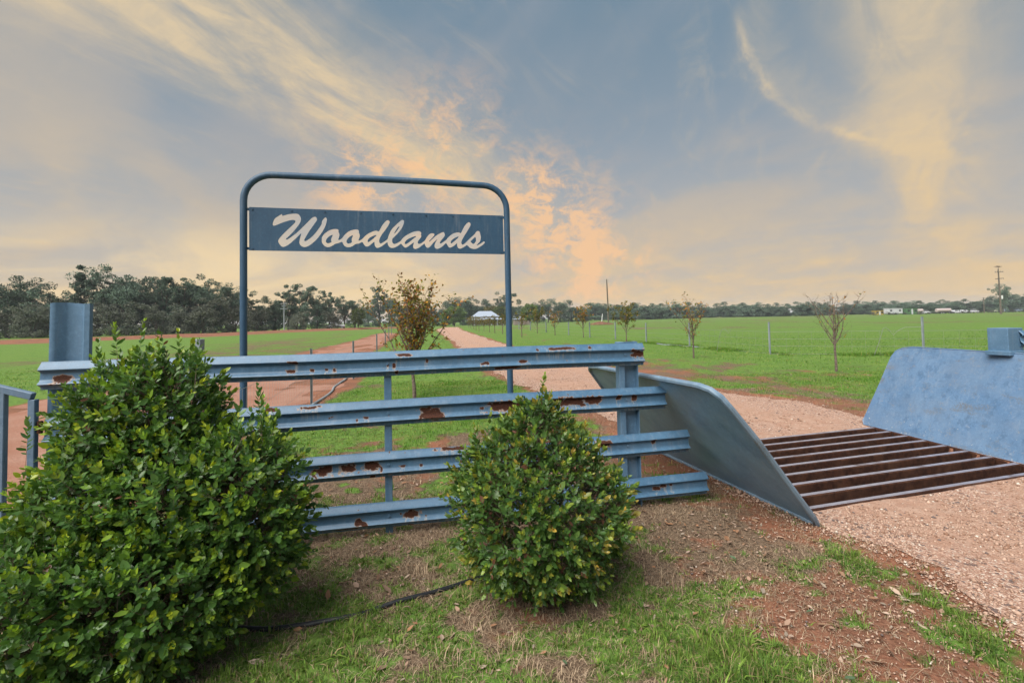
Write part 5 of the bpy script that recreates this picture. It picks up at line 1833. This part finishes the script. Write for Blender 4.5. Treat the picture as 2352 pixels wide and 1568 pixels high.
def gum(seed, H, W_, nclump, base_frac, col0, col1, per=120, fs=0.30, shape='gum', low=0.45):
    rg = random.Random(seed)
    rs_ = np.random.default_rng(seed)
    mb = MB()
    cl = []
    r0 = H * 0.022
    th = H * base_frac
    forks = 2 if shape == 'gum' else 1
    nl = rg.randint(6, 9)
    mb.tube([(0, 0, -.2), (rg.uniform(-.2, .2), 0, th * .5), (rg.uniform(-.3, .3), rg.uniform(-.3, .3), th)], [r0 * 1.2, r0, r0 * .85], 7)
    ends = []
    for i in range(nl):
        a_ = i * 2.4 + rg.uniform(-.4, .4)
        if shape == 'round':
            R_ = W_ * rg.uniform(.3, .8)
            zt = H * rg.uniform(.45, .85)
        elif shape == 'pine':
            zt = H * rg.uniform(.3, .95)
            R_ = W_ * (1.05 - zt / H) * rg.uniform(.5, 1.0)
        else:
            R_ = W_ * rg.uniform(.15, .85)
            zt = H * rg.uniform(.45, .93)
        z0 = th * rg.uniform(.55, 1.0)
        p1 = np.array([math.cos(a_) * R_ * .45, math.sin(a_) * R_ * .45, z0 + (zt - z0) * .55])
        p2 = np.array([math.cos(a_) * R_, math.sin(a_) * R_, zt])
        mb.tube([(0, 0, z0), p1, p2], [r0 * .55, r0 * .36, r0 * .1], 5, cap=False)
        ends.append((p1, p2))
    for k_ in range(nclump):
        p1, p2 = ends[rg.randrange(len(ends))]
        f_ = rg.uniform(.35, 1.15)
        c_ = p1 * (1 - f_) + p2 * f_
        spread = W_ * .22
        c_ = c_ + np.array([rg.gauss(0, spread), rg.gauss(0, spread), rg.gauss(0, H * .05)])
        if shape == 'pine':
            q = rg.random() ** .8
            zt = H * (base_frac + (1 - base_frac) * q)
            R_ = W_ * (1.02 - q) * rg.random() ** .5
            a_ = rg.uniform(0, 6.3)
            c_ = np.array([math.cos(a_) * R_, math.sin(a_) * R_, zt])
        if shape == 'round':
            v = rs_.normal(0, 1, 3)
            v /= np.linalg.norm(v)
            c_ = np.array([0, 0, H * .56]) + v * np.array([W_, W_, H * .40]) * rg.uniform(.6, .92)
        if shape == 'gum' and k_ > nclump * (1 - low):
            a_ = rg.uniform(0, 6.3)
            q = rg.random()
            R_ = W_ * (.35 + .65 * math.sin(PI * min(1, q * 1.2 + .15))) * rg.random() ** .5
            c_ = np.array([math.cos(a_) * R_, math.sin(a_) * R_, H * (.04 + .66 * q)])
        c_[2] = max(c_[2], H * .03)
        rr = np.array([1, 1, rg.uniform(.55, .8)]) * W_ * rg.uniform(.15, .27)
        cl.append((c_, rr))
    P_, C_ = [], []
    for c_, rr in cl:
        v = rs_.normal(0, 1, (per, 3))
        v /= np.linalg.norm(v, axis=1)[:, None]
        P_.append(c_ + v * rr * (rs_.uniform(.25, 1.0, (per, 1)) ** .5))
        f_ = rs_.uniform(0, 1, (per, 1)) * .55 + rg.random() * .45
        C_.append(col0 + (col1 - col0) * f_)
    p = np.concatenate(P_)
    c_ = np.concatenate(C_)
    n = len(p)
    ax = rs_.normal(0, 1, (n, 3)) + np.array([0, 0, -.5])
    nr = rs_.normal(0, 1, (n, 3))
    ax /= np.linalg.norm(ax, axis=1)[:, None]
    sd_ = np.cross(nr, ax)
    sd_ /= np.linalg.norm(sd_, axis=1)[:, None]
    s_ = fs * rs_.uniform(.6, 1.4, n)[:, None]
    V = np.stack([p - ax * s_ * .5, p + sd_ * s_ * .30, p + ax * s_ * .5, p - sd_ * s_ * .30], 1).reshape(-1, 3)
    F_ = (np.arange(n) * 4)[:, None] + np.arange(4)[None]
    root = empty('gum_tree')
    mb.build('trunk', mat_gumbark, root)
    me = mesh_np('crown', V, F_, [mat_gum], False, None, {'col': np.repeat(c_, 4, 0)})
    o = link(bpy.data.objects.new('crown', me), root)
    o['kind'] = 'stuff'
    return root, H


G0, G1 = np.array([0.036, 0.066, 0.046]), np.array([0.098, 0.150, 0.100])
GB0, GB1 = np.array([0.055, 0.066, 0.050]), np.array([0.130, 0.145, 0.108])
GG0, GG1 = np.array([0.040, 0.070, 0.022]), np.array([0.105, 0.150, 0.036])
GY0, GY1 = np.array([0.080, 0.090, 0.022]), np.array([0.190, 0.165, 0.035])
PROTO = {
    'a': gum(101, 14, 4.6, 80, .30, G0, G1), 'b': gum(102, 14, 4.0, 70, .32, G0, G1), 'c': gum(103, 14, 5.2, 90, .28, G0 * .9, G1 * .9),
    'd': gum(104, 14, 3.6, 60, .35, G0, G1 * 1.05), 'e': gum(105, 8, 4.2, 75, .14, GB0, GB1, 130, .24, 'gum', .6), 'f': gum(106, 8, 3.8, 70, .14, GB0 * .9, GB1 * .9, 130, .24, 'gum', .6),
    'p': gum(107, 15, 3.2, 80, .08, G0, G1 * .9, 110, .30, 'pine'), 'r': gum(108, 7, 4.2, 70, .08, GG0, GG1, 150, .28, 'round'), 'y': gum(109, 6, 3.6, 55, .08, GY0, GY1, 130, .28, 'round'),
    'h': gum(110, 11, 5.5, 100, .16, G0, G1, 110, .36, 'gum', .6), 'i': gum(111, 11, 4.8, 90, .14, G0 * .95, G1, 110, .36, 'gum', .6), 'j': gum(112, 11, 6.2, 110, .14, G0 * 1.05, G1 * 1.1, 110, .38, 'gum', .6)}
USED = set()


def plant(kind, x_, y_, H_, label, group, wide=1.0, rz=None, z_=0.0):
    root, h0 = PROTO[kind]
    if kind in USED:
        root = copy_tree(root)
    USED.add(kind)
    s2 = H_ / h0
    root.location = (x_, y_, z_)
    root.scale = (s2 * wide, s2 * wide, s2)
    root.rotation_euler = (0, 0, random.uniform(0, 6.3) if rz is None else rz)
    for q in ('label', 'category', 'group'):
        if q in root:
            del root[q]
    tag(root, label, 'tree', group)
    return root


def hz(px_):                    # height of the eye line along the picture width, for the survey below
    return 757.2 - 0.02095 * px_


LB = 'tall dark gum tree in the dense belt behind the left field'
LBs = 'low greyish shrubby gum along the foot of the left tree belt'
# bearing in 1/1111 of the focal length, top of crown, distance, kind
left_belt = [(-60, 640, 92, 'c'), (15, 640, 95, 'a'), (50, 630, 96, 'c'), (95, 672, 93, 'h'), (130, 658, 97, 'b'), (182, 612, 98, 'p'), (225, 628, 97, 'd'), (255, 612, 100, 'c'), (292, 616, 98, 'a'), (335, 635, 101, 'c'),
             (378, 626, 102, 'd'), (418, 622, 103, 'b'), (452, 618, 104, 'a'), (492, 640, 104, 'c'), (535, 645, 106, 'b'), (570, 668, 112, 'd'), (600, 682, 116, 'h'), (632, 672, 118, 'a'), (662, 646, 120, 'd'), (697, 644, 122, 'b'),
             (728, 668, 124, 'a'), (757, 660, 127, 'd'), (790, 676, 130, 'c'), (815, 684, 132, 'b'), (310, 645, 108, 'h'), (470, 655, 112, 'i'), (70, 670, 103, 'h'), (160, 660, 105, 'i'), (400, 655, 110, 'h'), (520, 668, 114, 'i'), (690, 685, 130, 'h'), (640, 690, 128, 'i'), (740, 690, 132, 'i')]
for q, (px_, top, Y_, kd) in enumerate(left_belt):
    H_ = (hz(px_) - top) / 1111 * Y_ + 1.6
    plant(kd, (px_ - 1176) / 1111 * Y_, Y_, H_ * random.uniform(.97, 1.05), ('narrow pointed pine-like tree in the left belt above the broad blue post' if kd == 'p' else 'tall gum of the left belt, %s crown from the left edge' % ORD[q]) if q < 24 else 'gum standing in the hidden rear row of the left belt', 'gum trees of the left belt', 1.0 if kd != 'p' else .9)
for q, (px_, top, Y_, kd) in enumerate([(20, 700, 88, 'f'), (75, 705, 87, 'e'), (120, 695, 88, 'e'), (215, 705, 90, 'f'), (262, 694, 91, 'e'), (360, 694, 93, 'e'), (420, 700, 94, 'f'), (465, 682, 95, 'e'), (540, 690, 98, 'f'),
                         (590, 709, 106, 'e'), (680, 714, 110, 'e'), (765, 714, 118, 'e')]):
    H_ = (hz(px_) - top) / 1111 * Y_ + 1.6
    plant(kd, (px_ - 1176) / 1111 * Y_, Y_, H_, 'low greyish shrubby gum at the foot of the left belt, %s from the left' % ORD[q], 'shrubby gums of the left belt', 1.15)
MB_ = 'dark gum tree in the belt behind the white roofed house'
for q, (px_, top, Y_, kd) in enumerate([(845, 690, 210, 'h'), (872, 652, 215, 'd'), (893, 668, 215, 'a'), (918, 690, 210, 'i'), (945, 690, 215, 'h'), (970, 700, 210, 'j'), (992, 690, 220, 'b'), (1014, 697, 215, 'h'), (1040, 680, 225, 'c'), (1062, 683, 228, 'j'), (1085, 688, 230, 'i'),
                         (1105, 690, 232, 'h'), (1128, 688, 232, 'c'), (1150, 680, 235, 'd'), (1163, 664, 238, 'b'), (1185, 690, 238, 'h'), (1205, 695, 240, 'd'), (1232, 688, 245, 'i'), (1258, 684, 245, 'c'), (1285, 690, 250, 'j'), (1312, 693, 255, 'h'), (1338, 698, 255, 'i')]):
    H_ = (hz(px_) - top) / 1111 * Y_ + 2.2
    plant(kd, (px_ - 1176) / 1111 * Y_, Y_, H_, 'dark gum of the belt behind the house, %s crown from its left end' % ORD[q], 'gum trees behind the house', 1.1, None, -.6)
RB_ = 'distant gum in the low even tree line beyond the right paddock'
px_ = 1352
i = 0
while px_ < 2460:
    top = 700 - 0.007 * (px_ - 1352) + random.uniform(-4, 4)
    if px_ > 2190:
        top -= 6
    if px_ > 2285:
        top -= 10
    Y_ = 285 + 20 * math.sin(px_ * .02) - (px_ - 1352) * .02
    H_ = (hz(px_) - top) / 1111 * Y_ + 1.6
    plant('hij'[i % 3], (px_ - 1176) / 1111 * Y_, Y_ + random.uniform(-8, 8), H_, RB_, 'gum trees beyond the right paddock', random.uniform(1.5, 2.0))
    px_ += random.uniform(9, 15)
    i += 1
plant('c', (2303 - 1176) / 1111 * 200, 200, 12.5, 'taller gum standing behind the power pole at the right', 'gum trees beyond the right paddock', .7)
# garden trees round the house
plant('r', (822 - 1176) / 1111 * 120, 120, 5.4, 'single rounded green tree at the end of the left belt', 'round green trees', .62)
plant('r', (1043 - 1176) / 1111 * 175, 175, 7.6, 'rounded dark green tree left of the white roofed house', 'round green trees', .95, None, -.6)
plant('r', (1024 - 1176) / 1111 * 178, 178, 5.5, 'smaller green tree at the bend of the driveway', 'round green trees', .8, None, -.6)
plant('y', (1128 - 1176) / 1111 * 218, 218, 8.6, 'yellowing garden tree rising behind the house roof', 'round green trees', 1.0, None, -.7)
plant('r', (1150 - 1176) / 1111 * 214, 214, 8.4, 'green garden tree behind the right end of the house', 'round green trees', .9, None, -.7)
plant('r', (1217 - 1176) / 1111 * 165, 165, 7.4, 'dark green tree right of the house beyond the sign post', 'round green trees', .75, None, -.4)
for q, x_ in enumerate((1076, 1084, 1093, 1103, 1113, 1124, 1135, 1147, 1158, 1168)):
    plant('y', (x_ - 1176) / 1111 * 150, 150 + (q % 3), 1.7, 'brownish vine bush before the house verandah, %s from the left' % ORD[q], 'vine bushes before the house', .7, None, -.35)
# dark scrub along the far edge of the right paddock
for q in range(16):
    x_ = 2010 + q * 24 + random.uniform(-8, 8)
    plant(random.choice('ef'), (x_ - 1176) / 1111 * 205, 205, random.uniform(1.0, 1.8), 'low dark scrub bush by the parked trucks at the far paddock edge', 'scrub at the far paddock edge', 1.7)

# ------------------------------------------------------------------ farm house
mat_white, t, b = material('pale_iron_roof', 0.45, 0, 0.4)
tcn = t.node('ShaderNodeTexCoord')
wv = t.node('ShaderNodeTexWave')
t.put(wv.inputs['Vector'], tcn.outputs['Object'])
wv.inputs['Scale'].default_value = 3.0
t.put(b.inputs['Base Color'], t.mix(t.noise(tcn.outputs['Object'], 1.5), (0.25, 0.30, 0.39), (0.31, 0.365, 0.45)))
t.put(b.inputs['Normal'], t.bump(wv.outputs['Fac'], .3, .03))
mat_wall, t, b = material('house_wall', 0.8)
b.inputs['Base Color'].default_value = (0.20, 0.17, 0.15, 1)
mat_glass, t, b = material('dark_glass', 0.1, 0, .6)
b.inputs['Base Color'].default_value = (0.02, 0.025, 0.03, 1)
mat_vp, t, b = material('verandah_post_paint', 0.6)
b.inputs['Base Color'].default_value = (0.45, 0.50, 0.58, 1)
house = empty('farm_house', ((1114 - 1176) / 1111 * 196, 196, -0.62), 0.10)
tag(house, 'low white roofed homestead with a verandah at the end of the driveway', 'house')
MB().box((0, 2.5, 1.72), (11.0, 7.6, 3.42)).build('wall', mat_wall, house)


def hip(w0, d0, z0, w1, d1, z1, mb, th=.08):
    V = [(-w0, -d0, z0), (w0, -d0, z0), (w0, d0, z0), (-w0, d0, z0), (-w1, -d1, z1), (w1, -d1, z1), (w1, d1, z1), (-w1, d1, z1)]
    V += [(x_, y_, z_ - th) for x_, y_, z_ in V]
    F_ = [(0, 1, 5, 4), (1, 2, 6, 5), (2, 3, 7, 6), (3, 0, 4, 7), (4, 5, 6, 7), (8, 12, 13, 9), (9, 13, 14, 10), (10, 14, 15, 11), (11, 15, 12, 8), (12, 15, 14, 13), (0, 8, 9, 1), (1, 9, 10, 2), (2, 10, 11, 3), (3, 11, 8, 0)]
    V = np.array(V) + np.array([0, 2.5, 0])
    mb.raw(V, F_)


mb = MB(); hip(5.7, 4.0, 3.45, 2.6, .5, 5.7, mb); mb.build('roof', mat_white, house)
mb = MB(); hip(7.3, 5.7, 2.25, 5.4, 3.85, 2.95, mb); mb.build('verandah_roof', mat_white, house)
for x_ in (-6.9, -4.6, -2.3, 0, 2.3, 4.6, 6.9):
    MB().box((x_, -2.95, 1.1), (.16, .16, 2.25)).build('verandah_post', mat_vp, house)
for x_ in (-4.2, -1.6, 1.6, 4.2):
    f_ = MB().box((x_, -1.33, 1.5), (1.25, .06, 1.6)).build('window', mat_vp, house)
    MB().box((x_, -1.37, 1.5), (1.05, .03, 1.4)).build('pane', mat_glass, f_)
MB().box((0, -1.33, 1.1), (1.0, .06, 2.1)).build('door', mat_glass, house)
MB().box((5.2, 6.2, 3.6), (.7, .7, 1.4)).build('chimney', mat_wall, house)
shed = empty('garden_shed', ((1197 - 1176) / 1111 * 190, 190, -.7), .2)
tag(shed, 'low pale skillion shed half hidden right of the house', 'shed')
MB().box((0, 0, 1.1), (6, 4, 2.2)).build('wall', mat_wall, shed)
MB().box((0, 0, 2.28), (6.6, 4.6, .12), Matrix.Rotation(.05, 3, 'X')).build('roof', mat_white, shed)

# ------------------------------------------------------------------ poles
mat_pole, t, b = material('pole_timber', 0.9)
tcn = t.node('ShaderNodeTexCoord')
n1 = t.noise(t.vmap(tcn.outputs['Object'], scale=(1, 1, .1)), 9, 4, .6)
t.put(b.inputs['Base Color'], t.mix(n1, (0.075, 0.065, 0.05), (0.16, 0.14, 0.115)))
mat_ins, t, b = material('insulator', 0.3)
b.inputs['Base Color'].default_value = (0.12, 0.11, 0.13, 1)
mat_plate, t, b = material('white_plate', 0.5)
b.inputs['Base Color'].default_value = (0.7, 0.72, 0.74, 1)
po = empty('power_pole', ((2297 - 1176) / 1111 * 150, 150, 0))
tag(po, 'tall timber power pole with two crossarms and a nest on top', 'pole')
MB().tube([(0, 0, -.3), (0, 0, 5), (-.05, 0, 14.0)], [.26, .22, .15], 8).build('pole', mat_pole, po)
for z_, L_ in ((13.0, 2.6), (11.0, 2.5)):
    ca = MB().box((0, -.18, z_), (L_, .14, .16), Matrix.Rotation(-.06, 3, 'Y')).build('crossarm', mat_pole, po)
    for s_ in (-.46, -.2, .2, .46):
        MB().tube([(s_ * L_, -.18, z_ + .05), (s_ * L_, -.18, z_ + (.34 if z_ > 12 else -.32))], [.05, .075], 6).build('insulator', mat_ins, ca)
mb = MB()
for q in range(60):
    a_ = random.uniform(0, 6.3)
    r_ = random.uniform(.1, .6)
    p = np.array([math.cos(a_) * r_, math.sin(a_) * r_, 14.55 + random.uniform(-.1, .3)])
    mb.tube([p, p + np.array([random.uniform(-.5, .5), random.uniform(-.5, .5), random.uniform(-.05, .25)])], .025, 3)
nst = mb.build('stick_nest', mat_bark)
nst.location = po.location
tag(nst, 'dark stick nest on top of the tall power pole', 'nest')
MB().tube([(0, 0, 14.0), (0, 0, 14.5)], .05, 5).build('nest_bracket', mat_pole, po)
MB().box((.42, -.25, 5.2), (.5, .05, 1.1)).build('notice_plate', mat_plate, po)
o = MB().tube([(21.98, 111, -.3), (21.95, 111, 5), (21.9, 111, 8), (21.85, 111, 10.3)], [.20, .17, .15, .12], 7).build('bare_pole', mat_pole)
tag(o, 'lone bare timber pole without crossarms in the middle of the paddock', 'pole')
o = MB().tube([(20.6, 112, -.1), (20.9, 112.3, 2.4)], .07, 5).build('white_stake', mat_plate)
tag(o, 'short pale leaning stake left of the lone bare pole', 'stake')
lp = empty('power_pole', ((652 - 1176) / 1111 * 100, 100, 0))
tag(lp, 'small grey power pole with crossarms standing before the left tree belt', 'pole')
MB().tube([(0, 0, -.2), (0, 0, 6.0)], [.13, .10], 7).build('pole', mat_galv, lp)
for z_, L_ in ((5.8, 1.4), (5.3, .9), (4.7, 1.5)):
    ca = MB().box((0, -.1, z_), (L_, .08, .09)).build('crossarm', mat_galv, lp)
    for s_ in (-.4, .4):
        MB().tube([(s_ * L_, -.1, z_), (s_ * L_, -.1, z_ + .22)], .04, 5).build('insulator', mat_ins, ca)
sp_ = empty('power_pole', ((2259 - 1176) / 1111 * 190, 190, 0))
tag(sp_, 'small thin power pole left of the tall one at the right', 'pole')
MB().tube([(0, 0, -.2), (0, 0, 6.2)], [.16, .12], 6).build('pole', mat_pole, sp_)
MB().box((0, -.1, 5.9), (1.6, .1, .12)).build('crossarm', mat_pole, sp_)

# heap of red earth
mat_heap, t, b = material('heaped_earth', 0.95, 0, 0.1)
tcn = t.node('ShaderNodeTexCoord')
n1 = t.noise(tcn.outputs['Object'], 2.5, 6, 0.7)
t.put(b.inputs['Base Color'], t.mix(t.step(n1, 0.3, 0.7), (0.09, 0.05, 0.033), (0.21, 0.115, 0.075)))
th = np.linspace(0, 2 * PI, 26)[:-1]
V, F_ = [(0, 0, .7)], []
rings = [.3, .6, .85, 1.0]
for ir, f_ in enumerate(rings):
    for a_ in th:
        k_ = 1 + .25 * math.sin(a_ * 3 + 1) + random.uniform(-.08, .08)
        V.append((math.cos(a_) * 2.6 * f_ * k_, math.sin(a_) * 1.6 * f_ * k_, 0.7 * (1 - f_) ** .8 * (1 + random.uniform(-.15, .15)) - (.06 if ir == 3 else 0)))
n_ = len(th)
for j in range(n_):
    F_.append((0, 1 + j, 1 + (j + 1) % n_))
for ir in range(3):
    for j in range(n_):
        a_, b_ = 1 + ir * n_ + j, 1 + ir * n_ + (j + 1) % n_
        F_.append((a_, a_ + n_, b_ + n_, b_))
o = MB().raw(V, F_).build('earth_heap', mat_heap)
o.location = (19.6, 108, 0)
tag(o, 'low heap of red earth beside the lone bare pole', 'earth heap')

# ------------------------------------------------------------------ parked vehicles and sheds far right
def vmat(name, c_, r=0.4):
    m, t, b = material(name, r)
    tcn = t.node('ShaderNodeTexCoord')
    n1 = t.noise(tcn.outputs['Object'], 2.5, 4, .6)
    t.put(b.inputs['Base Color'], t.mix(n1, c_, tuple(v * .8 for v in c_)))
    return m


v_white, v_green, v_yellow = vmat('white_paint', (.55, .57, .62)), vmat('green_paint', (.07, .16, .07)), vmat('yellow_paint', (.42, .30, .06))
v_pink, v_blue, v_tyre = vmat('faded_pink_paint', (.48, .40, .40)), vmat('slate_blue_paint', (.16, .21, .28)), vmat('tyre_rubber', (.02, .02, .02), .9)
v_pale = vmat('pale_lime_paint', (.42, .46, .34))


def wheels(root, xs, y_, r):
    for x_ in xs:
        for s_ in (-1, 1):
            w_ = MB().tube([(x_, s_ * y_ - .12, r), (x_, s_ * y_ + .12, r)], r, 12).build('wheel', v_tyre, root)
            MB().tube([(x_, s_ * y_ - .125, r), (x_, s_ * y_ + .125, r)], r * .5, 8).build('rim', v_white, w_)


def far(px_, Y_=212):
    return ((px_ - 1176) / 1111 * Y_, Y_, 0)


def boxy(name, label, px_, L_, H_, m, wheeled, door=True):
    r_ = empty(name, far(px_), .1)
    tag(r_, label, 'caravan' if wheeled else 'shed')
    z0 = .45 if wheeled else 0
    MB().box((0, 0, z0 + H_ / 2), (L_, 2.4, H_), None, .12).build('body', m, r_)
    MB().box((0, 0, z0 + H_ + .06), (L_ + .2, 2.6, .10)).build('roof', m, r_)
    for q in (-.3, .3):
        w_ = MB().box((q * L_, -1.22, z0 + H_ * .6), (.9, .06, .7)).build('window', v_tyre, r_)
        MB().box((q * L_, -1.26, z0 + H_ * .6), (.75, .03, .55)).build('pane', mat_glass, w_)
    MB().box((0, -1.22, z0 + H_ * .45), (.75, .06, H_ * .85)).build('door', v_white, r_)
    if wheeled:
        wheels(r_, (-L_ * .15, L_ * .15), 1.1, .4)


boxy('caravan', 'long white caravan parked beyond the paddock, left of the green shed', 2050, 7.0, 2.3, v_white, True)
boxy('green_shed', 'dark green shed right of the long white caravan', 2088, 5.4, 2.7, v_green, False)
boxy('yellow_shed', 'small yellow shed at the left end of the parked vehicles', 2014, 3.6, 1.9, v_yellow, False)


def car(label, px_, m, L_=4.5, ute=False):
    r_ = empty('parked_car', far(px_), .05)
    tag(r_, label, 'car', 'vehicles parked beyond the right paddock')
    V, F_ = [], []
    prof = [(-.5, .35), (-.5, .85), (-.32, .95), (-.2, 1.45), (.15, 1.48), (.3, .98), (.48, .85), (.5, .35)] if not ute else [(-.5, .5), (-.5, 1.0), (-.05, 1.0), (-.02, 1.6), (.2, 1.62), (.3, 1.1), (.48, 1.0), (.5, .5)]
    for s_ in (-.85, .85):
        for x_, z_ in prof:
            V.append((x_ * L_, s_ * (.86 if z_ > 1.2 else 1.0), z_))
    n_ = len(prof)
    F_ = [tuple(range(n_ - 1, -1, -1)), tuple(range(n_, 2 * n_))] + [(j, (j + 1) % n_, n_ + (j + 1) % n_, n_ + j) for j in range(n_)]
    MB().raw(V, F_).build('body', m, r_)
    x0 = -.14 if not ute else .02
    MB().box((L_ * (x0 + .08), 0, 1.25 if not ute else 1.38), (L_ * .28, 1.66, .32)).build('side_windows', mat_glass, r_)
    wheels(r_, (-L_ * .32, L_ * .32), .78, .34)
    for s_ in (-.55, .55):
        MB().box((L_ * .5, s_, .72), (.06, .3, .16)).build('headlight', v_white, r_)


def tanker(label, px_, m, L_=5.6):
    r_ = empty('tank_trailer', far(px_), .06)
    tag(r_, label, 'trailer', 'tank trailers beyond the right paddock')
    MB().tube([(-L_ / 2, 0, 1.5), (-L_ / 2 + .15, 0, 1.5), (L_ / 2 - .15, 0, 1.5), (L_ / 2, 0, 1.5)], [.7, .85, .85, .7], 14).build('tank', m, r_, True)
    MB().box((0, 0, .6), (L_ * .95, 1.5, .18)).build('chassis', v_tyre, r_)
    wheels(r_, (-L_ * .3, -L_ * .12, L_ * .3), .9, .42)


tanker('long pale pink tank trailer in the middle of the parked vehicles', 2165, v_pink, 6.4)
tanker('short pink tank trailer touching the right of the green shed', 2108, v_pink, 3.6)
car('white utility truck between the two pink tank trailers', 2121, v_white, 4.6, True)
car('white car just right of the long pink tank trailer', 2193, v_white)
car('second white car right of the long pink tank trailer', 2212, v_white, 4.3)
car('white utility in the gap before the small thin pole', 2232, v_white, 4.6, True)
car('pale lime truck just left of the tall power pole', 2289, v_pale, 5.2, True)
car('slate blue car just right of the tall power pole', 2312, v_blue, 4.8)
car('slate blue utility at the right edge behind the rail post', 2336, v_blue, 5.0, True)
lc = empty('parked_car', ((772 - 1176) / 1111 * 127, 127, 0), .3)
tag(lc, 'white car half hidden under the gums at the end of the left bank', 'car')
MB().box((0, 0, .8), (4.4, 1.7, .7), None, .15).build('body', v_white, lc)
MB().box((-.2, 0, 1.35), (2.3, 1.5, .5), None, .18).build('cabin', v_white, lc)
MB().box((-.2, 0, 1.36), (2.34, 1.3, .3)).build('side_windows', mat_glass, lc)
wheels(lc, (-1.4, 1.4), .8, .34)
for k_, (root, h0) in PROTO.items():
    if k_ not in USED:
        for ch in list(root.children):
            bpy.data.objects.remove(ch)
        bpy.data.objects.remove(root)

# ------------------------------------------------------------------ thin haze over the land
hm = bpy.data.materials.new('thin_haze')
hm.use_nodes = True
nt_ = hm.node_tree
for n_ in list(nt_.nodes):
    if n_.type != 'OUTPUT_MATERIAL':
        nt_.nodes.remove(n_)
pv = nt_.nodes.new('ShaderNodeVolumePrincipled')
pv.inputs['Color'].default_value = (0.80, 0.88, 1.0, 1)
pv.inputs['Density'].default_value = 0.00032
nt_.links.new(pv.outputs[0], [n_ for n_ in nt_.nodes if n_.type == 'OUTPUT_MATERIAL'][0].inputs['Volume'])
hzb = MB().box((0, 2000 - 40, 9.0), (5400, 4300, 22.0)).build('haze', hm)
tag(hzb, 'thin pale haze lying over the far paddocks', 'haze', kind='stuff')
